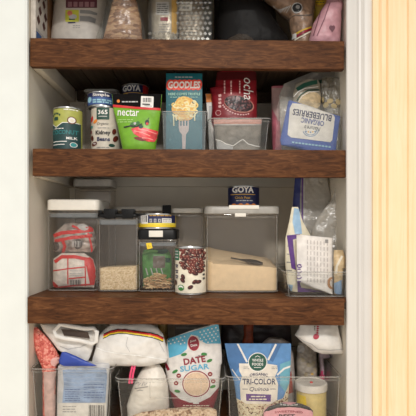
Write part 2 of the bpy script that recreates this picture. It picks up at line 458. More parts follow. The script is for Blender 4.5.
# ------------------------------------------------------------------ shelves
def shelf(i, l, r, top, bot, yf, label):
    a, b = TILT[i]
    xa, xb = pxx(l, yf), pxx(r, yf); zc = a; ang = math.atan(-b)
    t = thing('wooden_shelf', label, 'shelf', (0, 0, zc)); t.rotation_euler = (0, ang, 0)
    hh = (bot-top)/sc(yf)
    def loc(mb, name, m=None):
        o = mb.build(name, angle=30); o.parent = t; return o
    m = MB(); m.box((xa, yf, -hh), (xb, yf+.019, 0), wood, .0025); loc(m, 'front_board')
    m = MB(); n = 9; y0 = yf+.0195; y1 = DEP-.004; w = (XR-XL-.012)/n
    m.box((XL+.006, y0, -.012), (XR-.006, y1, -.0002), wood, .0008)
    for k in range(n): m.box((XL+.006+w*k+.0012, y0, -.028), (XL+.006+w*(k+1)-.0012, y1, -.012), wood_under, .0015)
    loc(m, 'board')
    for x0, x1, ys in ((XL+.001+.004, XL+.026, .006), (XR-.026, XR-.005, .17)):
        m = MB(); m.box((x0, y0+ys, -.068), (x1, y1-.02, -.0285), wallp, .0015); loc(m, 'cleat')
    m = MB(); m.box((XL+.03, y1-.02, -.062), (XR-.03, y1, -.0285), wallp if i == 2 else wood_under, .0015); loc(m, 'back_cleat')
shelf(1, 30, 344.5, 39.5, 68, 0, 'dark-stained wooden shelf highest up, carrying the flour and snack bags')
shelf(2, 32.5, 346.5, 149.2, 176.7, 0, 'dark-stained wooden shelf carrying the tins, pasta box and green pouch')
shelf(3, 27.5, 344.5, 297.8, 324.5, -.020, 'dark-stained wooden shelf with visible top carrying the clear storage containers')
shelf(4, 30, 344, 438, 464, 0, 'dark-stained wooden shelf at the bottom under the three wide clear bins')

# ================================================================== highest shelf
def topfit(i, px, y): return PB(i, px, y)
# carton against the left wall
def carton():
    y0, y1 = .018, .150; x0, x1 = -.4505, -.4375; z0 = zs(1, 36, .05)+.0006; z1 = z0+.19
    m = MB(); k = M('carton_white', (206, 198, 188), .6); kr = M('carton_kraft', (150, 112, 78), .7)
    m.box((x0, y0, z0), (x1, y1, z1), k, .0008)
    S = lambda px, py: Vector((x1, y0+(px)/100*(y1-y0), z0+(100-py)/100*(z1-z0)))     # 0..100 across the side
    def put2(poly, mt, o):
        pts = [S(*p)+Vector((.0006+.0003*o, 0, 0)) for p in poly]; m.add(pts, [tuple(range(len(pts)))], mt)
    put2([(64, 1), (99, 1), (99, 99), (64, 99)], kr, 0)
    br = M('carton_brown', (84, 48, 44), .6)
    for r in range(5):
        for c in range(2):
            x = 14+c*30+(r % 2)*9; y = 8+r*15
            put2([(x, y-7), (x+9, y), (x, y+7), (x-9, y)], br, 1)
    put2([(2, 86), (30, 86), (30, 98), (2, 98)], M('carton_blue', (42, 84, 140), .6), 1)
    put2([(2, 82), (62, 82), (62, 84), (2, 84)], lgrey, 1)
    return m.build('cracker_carton', loc=((x0+x1)/2, (y0+y1)/2, z0), label='narrow white carton with brown diamonds and a blue patch against left wall', cat='carton')
carton()
def d(m, S):
    rect(m, S, 66, -26, 97, 8, M('plum_print', (96, 48, 60), .5), 0)
    for k in range(5): rect(m, S, 68+k*5.6, 2, 72+k*5.6, 7, M('plum_light', (150, 110, 116), .5), 1)
    rrect(m, S, 65.5, 10, 79, 22, 1, M('lime_print', (196, 196, 64), .5), 1)
    ell(m, S, 70, 13.5, 2.6, 2.6, M('rose_print', (212, 120, 96), .5), 2); ell(m, S, 73, 17, 4, 2.5, lgrey, 2); rect(m, S, 69, 19, 75, 20.2, dgreen, 2)
    decal(m, S, [(80, 10), (90, 10.5), (97, 13), (97, 15.5), (89, 14), (80, 13.5)], grey, 1)
    decal(m, S, [(80, 16), (90, 16.5), (96, 19), (95, 23.5), (88, 21.5), (80, 21)], grey, 1)
    rect(m, S, 68, 22.2, 75.5, 23.4, navy, 1, -3); lines(m, S, 73, 25.5, 80, 2, 2, grey, 1, .6, 4)
y = .135; b = PB(1, 78, y)
bag_thing('flour_bag', 'white bag with plum band and lime square standing on the highest shelf', 'bag',
          Bag([(-34, 57, 110), (0, 55, 108), (22, 52.5, 104), (40, 51, 103), (b, 53, 101)], y, .036, 'sack', .003, 18, 1), M('dull_white_bag', (196, 188, 178), .45, var=.04, bump=.4, bs=30), d)
y = .055; b = PB(1, 120, y)
snack = GRAIN('tan_snack', [(.1, (120, 84, 58)), (.5, (156, 116, 84)), (.85, (182, 146, 112))], 60, 1.0, .5, (1, 1, 2.5))
bag_thing('dried_pasta', 'tan dried pasta inside the clear bag beside the white plum-banded bag', 'pasta', Bag([(-20, 113, 133), (0, 113, 136), (20, 108, 141), (b-1, 101, 143)], y+.003, .016, 'sack', .004, 40, 3, back=.5), snack, kind='stuff')
bag_thing('plastic_bag', 'crinkled clear bag of tan pasta on the highest shelf', 'bag', Bag([(-34, 111, 131), (-10, 110, 136), (15, 104, 142), (38, 96, 146), (b, 98, 146)], y, .030, 'sack', .003, 40, 4, back=.95), film)
# faceted clear box with packets in it
def faceted():
    xl, xr, yf, dep = 147, 213, .055, .14; z0 = zs(1, 180, .1)+.0006; z1 = pyz(-28, yf)
    R, cx, cy, hw, hd = tub(xl, xr, yf, dep, z0, z1, r=.008); t = thing('storage_box', 'clear box studded with small diamond facets on the highest shelf', 'box', (cx, cy, z0))
    m = MB(); m.loft(R, acr); m.build('body', parent=t)
    m = MB()
    for r in range(13):
        for c in range(14):
            px = 150+c*4.6+(r % 2)*2.3; py = 44-r*5.2
            if px > 211 or (px < 176 and r > 2): continue
            p = P(px, py, yf-.0003); e = .0052
            if p.z-e < z0: continue
            m.add([p+Vector((-e, 0, 0)), p+Vector((0, 0, -e)), p+Vector((e, 0, 0)), p+Vector((0, 0, e)), p+Vector((0, -.004, 0))], [(0, 1, 4), (1, 2, 4), (2, 3, 4), (3, 0, 4), (0, 3, 2, 1)], CLEAR('facet_plastic', (240, 240, 236), .08, (206, 202, 196), .22, .12, rim=.3))
    m.build('facets', parent=t, angle=5)
    def d1(m, S):
        rrect(m, S, 156, 2, 169, 15, .8, lgrey, 0); lines(m, S, 157, 4, 168, 5, 2.1, dgrey, 1, .9, 2)
        rect(m, S, 160.5, 17.5, 168, 21, maroon, 1); lines(m, S, 159, 24, 170, 4, 2.5, grey, 1, .8, 3)
        rect(m, S, 171.5, 0, 176.5, 34, gold, 0)
    b = zpy(z0+.006, .085)
    bag_thing('foil_packet', 'silvery packet with grey text panel and small red label in the faceted box', 'packet', Bag([(-30, 152, 177), (0, 151, 178), (b, 152, 178)], .085, .018, 'slab', .003, 30, 6), M('foil_tan', (176, 166, 150), .3, metal=.3, bump=.3), d1)
    def d2(m, S):
        rrect(m, S, 174, 2, 192, 11, .8, white, 2); barcode(m, S, 176.5, 7, 189, 9.5, dgrey, 3); rect(m, S, 176, 3.6, 190, 4.8, grey, 3); lines(m, S, 181, 14, 198, 8, 3, dgrey, 1, .7, 5)
    bag_thing('foil_packet', 'brownish packet with white barcode sticker in the faceted box', 'packet', Bag([(-30, 178, 201), (0, 178.5, 203), (b, 179, 205)], .088, .016, 'slab', .003, 30, 7), M('foil_brown', (150, 136, 120), .3, metal=.3, bump=.3), d2)
faceted()
# smoky dark bag with a few grains left
y = .10; b = PB(1, 246, y)
bag_thing('plastic_bag', 'dark smoky plastic bag with wide sloping right side on the highest shelf', 'bag',
          Bag([(-34, 221, 256), (0, 219, 261), (20, 217, 274), (38, 216, 288), (b, 217, 290)], y, .040, 'sack', .003, 22, 9), film_d)
bag_thing('puffed_rice', 'pale grains lying in the bottom of the dark smoky bag', 'rice', Bag([(36.5, 234, 248), (39, 228, 253), (45, 224, 256), (b-2, 224, 256)], y-.004, .018, 'slab', .003, 90, 10), GRAIN('puffed', [(.1, (206, 186, 150)), (.6, (244, 230, 200))], 240), kind='stuff')
bag_thing('paper_bag', 'dark brown folded bag standing behind the smoky plastic bag', 'bag', Bag([(-34, 214, 268), (40, 214, 280), (PB(1, 240, .19), 214, 280)], .19, .03, 'sack', .003, 20, 11), M('dark_paper', (60, 52, 48), .8, bump=.3))
def d(m, S):
    ell(m, S, 297, 8, 5.4, 5.2, lgrey, 1); ell(m, S, 297, 8, 4.6, 4.4, black, 2); ell(m, S, 297.6, 7.2, 2, 1.8, grey, 3)
    stroke(m, S, [(272, 14), (285, 16), (300, 15.5), (312, 15)], .8, dgrey, 1)
    stroke(m, S, [(288, 38), (296, 34), (303, 30), (311, 27)], 1.6, M('stripe_yellow', (206, 170, 60), .5), 1)
    stroke(m, S, [(291, 39.4), (299, 35.2), (305, 31.6), (311.4, 29)], 2.0, maroon, 1)
    stroke(m, S, [(295, 40), (303, 35.6), (311.6, 31)], 1.4, cream, 1)
    for k in range(7): stroke(m, S, [(274+k*2.2, 3+k*1.3), (281+k*1.6, 9-k*.6)], .7, lgrey, 1)
    rect(m, S, 289.5, 33.5, 297, 38.5, white, 3)
y = .10; b = PB(1, 292, y)
bag_thing('snack_bag', 'crinkled brown bag with black disc and red-yellow stripes on the highest shelf', 'bag',
          Bag([(-34, 266, 318), (0, 264, 316), (20, 288.5, 313), (40, 292, 312), (b, 292, 311)], y, .034, 'sack', .005, 36, 12), M('brown_film', (138, 112, 92), .3, var=.2, ns=60, bump=1.0, bs=60), d)
def d(m, S):
    for sx in (-1.3, 1.3): ell(m, S, 332+sx, 27.6, 1.7, 2.0, M('mauve_print', (110, 70, 80), .5), 1)
    decal(m, S, [(329, 28.5), (335, 28.5), (332, 32.5)], _mats['mauve_print'], 1)
    for k in (0, 7): stroke(m, S, [(330-k, 3), (324-k*.8, 20), (317-k*.5, 36)], .8, _mats['mauve_print'], 0)
y = .055; b = PB(1, 322, y)
bag_thing('snack_bag', 'pink bag with small heart print at right end of the highest shelf', 'bag',
          Bag([(-4, 328, 338), (3, 326, 343), (9, 322, 342.5), (14, 319, 341), (24, 313, 341), (40, 309, 340), (b, 309, 339.5)], y, .03, 'sack', .004, 30, 13), M('pink_film', (188, 140, 148), .4, var=.06, bump=.5, bs=40), d)
def d(m, S):
    ell(m, S, 320, 0, 6.5, 7, gold, 1); ell(m, S, 320, 1, 4.5, 4.5, yellow, 2); lines(m, S, 316, 0, 324, 2, 2.4, dgrey, 3, .7)
y = .13; b = PB(1, 322, y)
bag_thing('snack_bag', 'yellow bag peeping over the pink heart-print bag', 'bag', Bag([(-30, 311, 331), (0, 310, 331), (9, 312, 330), (b, 314, 330)], y, .02, 'sack', .003, 30, 14), M('yellow_film', (206, 178, 74), .4, bump=.3), d)

# ================================================================== second shelf
A2 = lambda px, y: zs(2, px, y)+.0006
olive = M('olive_paper', (170, 172, 84), .5); teal_d = M('deep_teal_paper', (26, 62, 62), .5)
def d(m, S):
    decal(m, S, [(52, 120), (54.4, 122), (60.5, 127), (67, 122.5), (85, 122.5), (85, 149.8), (52, 149.8)], teal_d, 0)
    stroke(m, S, [(54.4, 122), (60.5, 127), (67, 122.5), (82, 122.5)], .6, white, 1)
    for a in range(5): ell(m, S, 56.5+a*1.9, 114.5-1.6*math.sin(a/4*PI), .8, 1.0, dgreen, 1)
    rrect(m, S, 58, 116.5, 62.5, 120, .8, dgreen, 1); lines(m, S, 68, 109, 81, 1, 2, white, 1, .8, 2)
    ell(m, S, 75, 120, 3.8, 3.8, M('coco_brown', (120, 76, 50), .7), 2); ell(m, S, 75, 120, 2.9, 2.9, white, 3); ell(m, S, 75.3, 120.4, 1.6, 1.6, cream, 4)
    text(m, S, 'COCONUT', 68, 132, 24, 4.4, M('aqua_dim', (44, 122, 124), .5), 2)
    lines(m, S, 56, 128, 68, 1, 2, white, 1, .7, 3); text(m, S, 'MILK', 75, 138, 9, 2.6, white, 2)
    rect(m, S, 56, 141, 71, 141.7, white, 1); rect(m, S, 56, 144, 69, 144.7, white, 1); ell(m, S, 76.5, 144.5, 3, 2.6, white, 1); ell(m, S, 76.5, 144.5, 2.4, 2, M('aqua_print', (60, 150, 150)), 2)
Can(68, 14, 106.5, .068, A2(68, .06)).make('tin_can', 'olive and dark teal coconut milk tin at left end of its shelf', 'tin', steel, olive, d)
# clear empty canister behind
def canister():
    yf, dep = .17, .10; z0 = A2(100, yf); R, cx, cy, hw, hd = tub(83.5, 117, yf, dep, z0, pyz(91, yf), r=.012)
    t = thing('storage_container', 'tall empty clear container behind the kidney bean tin', 'container', (cx, cy, z0))
    m = MB(); m.loft(R, jarp); m.build('body', parent=t)
    m = MB(); lid(m, cx, cy, hw+.001, hd+.001, .012, pyz(91, yf)+.0003, pyz(88.5, yf), M('grey_lid', (150, 150, 146), .4)); m.build('lid', parent=t)
canister()
kp = M('bean_paper', (208, 198, 182), .55)
def d(m, S):
    rrect(m, S, 100, 107.5, 112, 119.5, .8, dgreen, 1); text(m, S, '365', 106, 112, 9, 4.5, white, 2); rect(m, S, 102, 116, 110, 116.8, lgrey, 2)
    text(m, S, 'Organic', 106, 124, 11, 3.6, dgrey, 2, bold=0, shear=.2); lines(m, S, 101, 127.5, 112, 1, 2, grey, 1, .7)
    text(m, S, 'Kidney', 106, 133, 14, 5.4, black, 2, bold=.03); text(m, S, 'Beans', 106.5, 139, 12, 4, navy, 2, bold=.03)
    for x, y, a, b_, mt, r in ((94.5, 118, 1.3, 3, red, 15), (98.5, 121, 1.6, 2.6, orange, 50), (94, 126, 1.7, 1.5, M('aqua_print', (60, 150, 150)), 0), (93.3, 131, 1.2, 1.8, maroon, 0), (95, 137.5, 1.6, 2.8, beanred, -10), (97.5, 143.5, 3, 2, beanred, -20), (97.8, 143.2, 1.2, .8, white, 0), (116, 131, 1.6, 3, beanred, 10), (117, 138, 1.8, 3.4, beanred, 20), (114, 145, 2.6, 1.6, dgreen, 0)):
        ell(m, S, x, y, a, b_, mt, 1, r)
    lines(m, S, 100, 147, 112, 1, 2, grey, 1, .7)
k1 = Can(106, 14.5, 105.6, .095, A2(106, .09)); k1.make('tin_can', 'cream kidney bean tin with green square beside the green pouch', 'tin', steel, kp, d)
def d(m, S):
    rect(m, S, 88, 91, 114, 96.5, navy, 0); text(m, S, 'Simple', 103.5, 95, 15, 3.8, white, 2); lines(m, S, 96, 99, 112.5, 2, 2.2, M('pale_blue_print', (150, 196, 214)), 2, 1.6, 5)
    ell(m, S, 92.5, 99, 2.2, 3, M('pale_blue_print', (150, 196, 214)), 1); lines(m, S, 96, 104.5, 112, 1, 2, navy, 1, .7)
Can(101.5, 13.3, 91, .095, k1.z1+.0006).make('tin_can', 'short blue fish tin resting on top of the kidney bean tin', 'tin', steel, M('blue_paper', (64, 92, 150), .5), d)
def goya(cx, l0, top, w, full=True):
    def d(m, S):
        text(m, S, 'GOYA', cx-1.5, top+5, w, 6.2, white, 2, bold=.035); rect(m, S, cx-13, top+9.3, cx+10, top+10.1, gold, 1)
        if full:
            text(m, S, 'Chick Peas', cx-2, top+13, w*.7, 2.4, gold, 2); lines(m, S, cx-8, top+15.5, cx+8, 1, 2, lgrey, 1, .9, 7)
            for k in range(7): ell(m, S, cx-10+k*3.1, top+20.5+(k % 2), 2.2, 1.7, orange, 1)
        else:
            rect(m, S, cx+9, top+1, cx+13, top+13, red, 1); ell(m, S, cx-8, top+10.5, 3, 1.5, gold, 1)
    return d
gz = Can(135, 13.2, 83, .215, A2(135, .215)+.1135)
g0 = Can(135, 13.2, 119, .215, A2(135, .215)); g0.z1 = gz.z0-.0006
g0.make('tin_can', 'navy bean tin hidden behind the green pouch, under another navy tin', 'tin', steel, navy, None)
gz.make('tin_can', 'navy tin with red edge peeping over the green pouch', 'tin', steel, navy, goya(135, 0, 83, 17, False))
# green pouch
pg = M('pouch_green', (112, 166, 34), .35, bump=.4, bs=30); pb = M('pouch_black', (16, 14, 14), .7, spec=.08)
def d(m, S):
    decal(m, S, [(109, 92), (136, 92.5), (165, 92), (164, 109), (136, 107.5), (110, 105)], pb, 0)
    decal(m, S, [(110, 104.3), (136, 107), (164, 108.4), (164, 110.8), (136, 109.2), (110, 107)], red, 1)
    text(m, S, 'nectar', 128.5, 113, 21, 6.5, white, 2, rot=2, bold=.01)
    ell(m, S, 118.5, 101.3, 1.5, 1.6, orange, 1); lines(m, S, 122, 101.4, 139, 1, 2, lgrey, 2, 1.2, 9)
    rrect(m, S, 141, 96.5, 153.5, 107.6, .6, white, 2, 3); barcode(m, S, 143, 98, 151.5, 102.5, black, 3, 4); rect(m, S, 142.5, 104, 150, 105.4, dgrey, 3, 3); rect(m, S, 144.5, 106, 152, 106.6, grey, 3, 3)
    lines(m, S, 118, 119.5, 133, 2, 2.2, M('pale_green', (176, 216, 130)), 1, .8, 6)
    chi = M('chili_red', (224, 68, 72), .35, var=.15)
    decal(m, S, [(131, 129), (138, 127), (147, 128.5), (157, 131), (160, 131), (157.5, 137), (154, 142), (147, 141.5), (141, 138), (134, 134)], chi, 1)
    for q in ((134, 131, 150, 136), (138, 129, 156, 134), (142, 138, 153, 140)): stroke(m, S, [q[:2], ((q[0]+q[2])/2, (q[1]+q[3])/2-.8), q[2:]], .8, M('chili_light', (246, 150, 140), .4), 2)
    ell(m, S, 140, 139, 6, 1.6, M('chili_dark', (120, 40, 44), .5), 1, 12)
    ell(m, S, 147, 122.5, 2.0, 2.8, black, 1, 15); ell(m, S, 147.2, 124, 1.3, 1.3, red, 2); stroke(m, S, [(148, 119.6), (149, 118)], .6, black, 1)
    stroke(m, S, [(124, 127.5), (131, 126), (137, 127), (142, 124)], 1.3, black, 2); ell(m, S, 133.5, 125, 3.4, 2.6, M('leaf_green', (56, 110, 52)), 1); ell(m, S, 138, 123.5, 2, 2, M('leaf_green', (56, 110, 52)), 2); ell(m, S, 135, 123.8, 1.3, 1.3, lgrey, 3); ell(m, S, 141, 127, 2.2, 1.8, dgreen, 2)
y = .045; b = PB(2, 140, y)
bag_thing('stand_up_pouch', 'green and black stand-up pouch with red chilies and barcode sticker', 'pouch',
          Bag([(94.3, 112, 162), (108, 113.2, 161), (130, 118.5, 158.6), (147, 122, 156), (b, 123, 155.5)], y, .024, 'pouch', .002, 16, 21), pg, d)
# pasta box in a clear bin
tl = M('box_teal', (22, 100, 112), .45)
def pasta_box():
    yf, dep = .075, .055; z0 = A2(184, .07)+.0032; x0, x1 = pxx(166, yf), pxx(202.3, yf); z1 = pyz(73.2, yf)
    m = MB(); m.box((x0, yf, z0), (x1, yf+dep, z1), tl, .0012); S = flat(yf)
    lines(m, S, 175, 76.8, 193, 1, 2, lgrey, 1, .9, 3)
    lc = M('logo_red', (234, 74, 52), .45)
    for k in range(7): ell(m, S, 169.8+k*4.8, 85, 3.5, 5.4, lc, 1, 8)
    rect(m, S, 168.5, 80.2, 199.5, 89.6, lc, 1)
    text(m, S, 'GOODLES', 184.2, 85, 32.5, 7.2, M('logo_cream', (252, 232, 226)), 3, bold=.045, shear=.12)
    text(m, S, 'HERE COMES TRUFFLE', 184.3, 94.2, 32, 2.5, M('mint_print', (176, 222, 202)), 2, bold=.015)
    lines(m, S, 170, 97, 199, 1, 2, _mats['mint_print'], 1, .5, 8)
    rnd = random.Random(4); cols = [M('noodle_a', (250, 212, 124), .5), M('noodle_b', (238, 182, 92), .5), M('noodle_c', (254, 234, 180), .5)]
    ell(m, S, 184, 109, 12.5, 8.2, cols[1], 1); ell(m, S, 184, 102, 8, 5.5, cols[1], 1); ell(m, S, 184, 116.5, 9.5, 4.5, cols[1], 1)
    for k in range(54):
        a = rnd.uniform(0, 2*PI); q = math.sqrt(rnd.random()); cx = 184.5+q*11.6*math.cos(a); cy = 108.5+q*10*math.sin(a)
        r = rnd.uniform(2, 3.6); st = rnd.uniform(0, 6)
        stroke(m, S, [(cx+r*math.cos(st+j*.55), cy+r*.75*math.sin(st+j*.55)) for j in range(9)], 1.25, cols[rnd.randrange(3)], 2+k % 5)
    for x, yb in ((173.6, 126), (176, 121), (194.5, 121)): stroke(m, S, [(x, 114), (x+.3, yb)], 1.1, cols[2], 3)
    fk = M('fork_pink', (214, 186, 178), .4)
    for x in (179.5, 182.4, 185.3, 188.2): rect(m, S, x-.75, 118, x+.75, 127, fk, 1)
    decal(m, S, [(178.7, 126), (189, 126), (188.6, 131), (186, 134.5), (185.4, 149), (182.4, 149), (181.9, 134.5), (179.2, 131)], fk, 2)
    for k in range(6): ell(m, S, (169.5, 197, 171, 196, 198, 170)[k], (105, 108, 121, 127, 116, 140)[k], 1.2, .7, M('teal_light', (80, 140, 146)), 1, 30*k)
    m.build('pasta_box', loc=((x0+x1)/2, yf+dep/2, z0), label='tall teal pasta box with noodles on a fork standing in a clear bin', cat='box')
pasta_box()
bin_thing('narrow clear bin with reflection painted in as haze around the teal pasta box', 162, 206.5, .04, .20, A2(184, .04), 111.5, acr_refl, .05, .002, .008)
def d(m, S):
    decal(m, S, [(205.8, 94), (213.5, 94), (213.8, 102), (206.4, 102.5)], orange, 1); rect(m, S, 209, 106, 212.5, 120, lgrey, 1)
y = .12; b = PB(2, 211, y)
bag_thing('sachet', 'slim white sachet with orange top between two clear bins', 'sachet', Bag([(93.8, 205.5, 213.8), (104, 206.5, 214), (125, 208, 214.5), (b, 209.5, 214.5)], y, .004, 'pouch', .0006, 20, 23), white, d, nu=10, nv=16)
# red bag of beans in the low clear bin
rb = M('bag_red', (134, 26, 36), .35, var=.08, bump=.3, bs=30)
def d(m, S):
    decal(m, S, [(217, 72), (256.5, 72), (256.5, 80.6), (240, 79.5), (217, 80.6)], M('bag_red_dark', (84, 22, 26), .4), 0)
    text(m, S, 'ocha', 248.2, 89, 21.5, 9.5, white, 2, rot=90, bold=.0, shear=.25)
    for x, y0, n, s in ((224, 81, 12, 1), (230.5, 81, 13, 2), (239, 81, 14, 3)):
        rnd = random.Random(s); q = y0
        while q < y0+n-1: e = q+rnd.uniform(1.2, 3); rect(m, S, x, q, x+1.3, e, M('pink_print', (226, 180, 176)), 1); q = e+.6
    for k in range(4): rrect(m, S, 218.6, 94.5+k*3.6, 221.4, 97+k*3.6, .6, _mats['pink_print'], 1, -8)
    stroke(m, S, [(218.5+2.6*math.cos(a*.55), 113+2.6*math.sin(a*.55)) for a in range(12)], .5, _mats['pink_print'], 1)
    ell(m, S, 239, 104.3, 15.2, 8.2, M('oval_pink', (186, 120, 108), .5), 1, 14); ell(m, S, 238.6, 103.8, 14.4, 7.4, M('oval_black', (34, 20, 22), .5), 2, 14)
    rnd = random.Random(8); bl = [M('bean_black', (44, 26, 30), .35), M('bean_plum', (78, 44, 48), .35), M('bean_rose', (110, 66, 66), .35)]
    for k in range(90):
        a = rnd.uniform(0, 2*PI); q = math.sqrt(rnd.random())*.92; x, y = 14.2*q*math.cos(a), 7.2*q*math.sin(a); c, s = math.cos(.244), math.sin(.244)
        ell(m, S, 238.6+x*c-y*s, 103.8+x*s+y*c, 1.3, .95, bl[rnd.randrange(3)], 3+k % 3, rnd.uniform(0, 180), 8)
    for k in range(12):
        a = math.radians(150-k*9.5); x, y = 16.8*math.cos(a), 10.6*math.sin(a); c, s = math.cos(.244), math.sin(.244)
        ell(m, S, 238.6+x*c-y*s, 103.8+x*s+y*c, .9, .75, _mats['pink_print'], 2)
zb2 = A2(240, .05); y = .115; b = zpy(zb2+.0045, y)
bag_thing('bean_bag', 'dark red bag with oval window of black beans standing in a clear bin', 'bag',
          Bag([(72, 217.5, 256), (80, 216, 256.5), (87, 215.5, 256.5), (88.5, 209.5, 256.5), (94, 211, 257), (108, 212, 257), (121, 211, 257), (135, 216, 257), (b, 218, 257)], y, .026, 'sack', .0025, 24, 25), rb, d)
def d(m, S):
    rect(m, S, 214, 119.5, 263.5, 124.2, M('pale_pink', (206, 156, 144), .5), 0); rect(m, S, 214, 124.2, 263, 125.4, lgrey, 0)
    stroke(m, S, [(214, 139), (221, 141), (226, 144), (233, 146), (240, 141), (243, 139.5), (248, 144), (255, 146), (262, 147)], .9, white, 1)
    decal(m, S, [(217, 140), (226, 144.6), (233, 147), (233, 149.5), (217, 149)], lgrey, 0)
y = .066; b = zpy(zb2+.0045, y)
bag_thing('food_packet', 'greyish packet with pale pink top lying low in the clear bin', 'packet', Bag([(119, 213.5, 262), (130, 214, 261), (b, 217, 260)], y, .014, 'slab', .002, 30, 26), M('packet_grey', (132, 126, 118), .5, var=.14, ns=40, bump=.5), d)
bin_thing('low clear bin in front of the dark red bean bag', 209.5, 270, .035, .19, zb2, 118.3, acr, .10, .003, .012)
# zip bags at the right end
y = .18; b = PB(2, 285, y)
bag_thing('food_pouch', 'pink pouch half hidden behind the blue blueberry packet', 'pouch', Bag([(86.5, 271.5, 288), (110, 271.5, 293), (140, 272, 300), (b, 273, 306)], y, .022, 'sack', .003, 28, 30), M('pouch_pink', (214, 120, 136), .45, var=.08, bump=.4), lambda m, S: (decal(m, S, [(272, 88), (286, 88), (286, 108), (279, 122), (272, 108)], M('pouch_blush', (206, 172, 168), .5), 0)))
y = .135
bag_thing('zip_bag', 'crumpled clear zip bag with dark green seal standing behind the round tan bag', 'bag',
          Bag([(72.5, 311, 345), (77, 300, 345), (84, 284, 344), (96, 279, 338), (120, 280, 336), (PB(2, 310, y), 282, 336)], y, .008, 'sack', .004, 32, 31), film_b,
          lambda m, S: (stroke(m, S, [(318, 82), (328, 81), (338, 78), (344.5, 75.5)], 3.2, M('zip_green', (34, 82, 66), .4), 1), [stroke(m, S, [(286+k*3, 86-k*1.2), (296+k*3, 79-k*1.6), (306+k*3, 71+k)], .6, grey, 1) for k in range(4)]), nu=30)
y = .092
def d(m, S):
    stroke(m, S, [(297, 90), (304, 85.5), (312, 83), (317, 82)], 4.2, M('zip_green', (34, 82, 66), .4), 1)
    stroke(m, S, [(294, 97), (298, 92), (305, 88.6), (318, 87)], .8, white, 2); stroke(m, S, [(297, 101), (301, 95), (308, 90.5), (319, 90)], 1.2, dgreen, 2); stroke(m, S, [(298.5, 102), (302.5, 96), (309, 92.2), (319, 91.6)], .6, white, 2)
    ell(m, S, 310, 101, 11.5, 9.4, M('cashew_tan', (190, 168, 132), .6, var=.12, ns=90, bump=.3), 0, -10)
b = PB(2, 312, y)
bag_thing('zip_bag', 'clear zip bag showing round tan contents below a green seal', 'bag', Bag([(80, 304, 318), (84, 296, 320), (94, 293, 321), (110, 293, 320), (b, 300, 320)], y, .014, 'sack', .003, 30, 32), M('nut_film', (150, 142, 126), .3, bump=.6, bs=40), d)
y = .09; b = PB(2, 332, y)
bag_thing('zip_bag', 'clear crumpled bag of pale pieces at right end beside the white trim', 'bag', Bag([(78, 322, 345), (90, 321, 345), (120, 324, 343), (b, 326, 342)], y, .012, 'sack', .004, 40, 33), CLEAR('crumple_film', (200, 196, 186), .5, (150, 142, 126), .14, .18, bump=1, bs=60),
          lambda m, S: [ell(m, S, 322+4*k, 100+((k*5) % 9), 2.4, 3, M('pale_piece', (176, 158, 118), .6), 0, 40*k) for k in range(5)])
bb = M('berry_blue', (64, 92, 170), .4, bump=.25, bs=30)
def d(m, S):
    decal(m, S, [(292.5, 103.2), (304, 104.5), (333.5, 115.5), (334.6, 118), (332, 140), (330, 142.3), (291, 137.5), (287.6, 135), (290, 108)], M('berry_panel', (214, 210, 208), .5), 1)
    text(m, S, 'BLUEBERRIES', 312, 115.2, 39, 6.4, navy, 3, rot=190, bold=.022)
    text(m, S, 'ORGANIC', 312.5, 122, 23, 5.4, M('mid_blue', (50, 70, 140)), 3, rot=190, bold=.022)
    text(m, S, "Nature's", 312, 128.6, 16, 4.4, M('slate_print', (58, 70, 84)), 3, rot=188, bold=.01, shear=.2)
    for r in (6, 4.6): stroke(m, S, [(310.5+r*1.25*math.cos(math.radians(a)), 130.5+r*math.sin(math.radians(a))) for a in range(-8, 190, 18)], .8, M('emblem_blue', (110, 136, 170)), 2)
    for k in range(5): ell(m, S, 306+k*2.2, 132.4+.4*abs(2-k)*-1, .8, .8, gold if k % 2 else _mats['emblem_blue'], 3)
    [stroke(m, S, [(292+k*3.3, 142.3+k*.42), (294.2+k*3.3, 142.6+k*.42)], 1.5, M('pale_blue_print', (150, 196, 214)), 2) for k in range(12)]
y = .058; b = PB(2, 308, y)
bag_thing('berry_packet', 'upside-down blue and white frozen blueberry packet at right end', 'packet',
          Bag([(101.5, 288, 291), (105, 287.4, 305), (112, 286, 325), (116.5, 285, 340.5), (126, 283, 339), (140, 280, 337), (145, 281, 336.5), (150, 300, 336), (b, 306, 336)], y, .011, 'slab', .0012, 24, 34), bb, d, nv=30)
y = .03; b = PB(2, 310, y)
bag_thing('zip_bag', 'clear film bag wrapped in front of the blue and white berry packet', 'bag', Bag([(97, 281, 292), (101, 279, 312), (108, 277, 341), (120, 276.5, 342), (b, 275, 340)], y, .005, 'slab', .0006, 26, 35), CLEAR('thin_film', (252, 252, 250), .03, (205, 203, 198), .02, .2, bump=.2, bs=25, rim=.12))

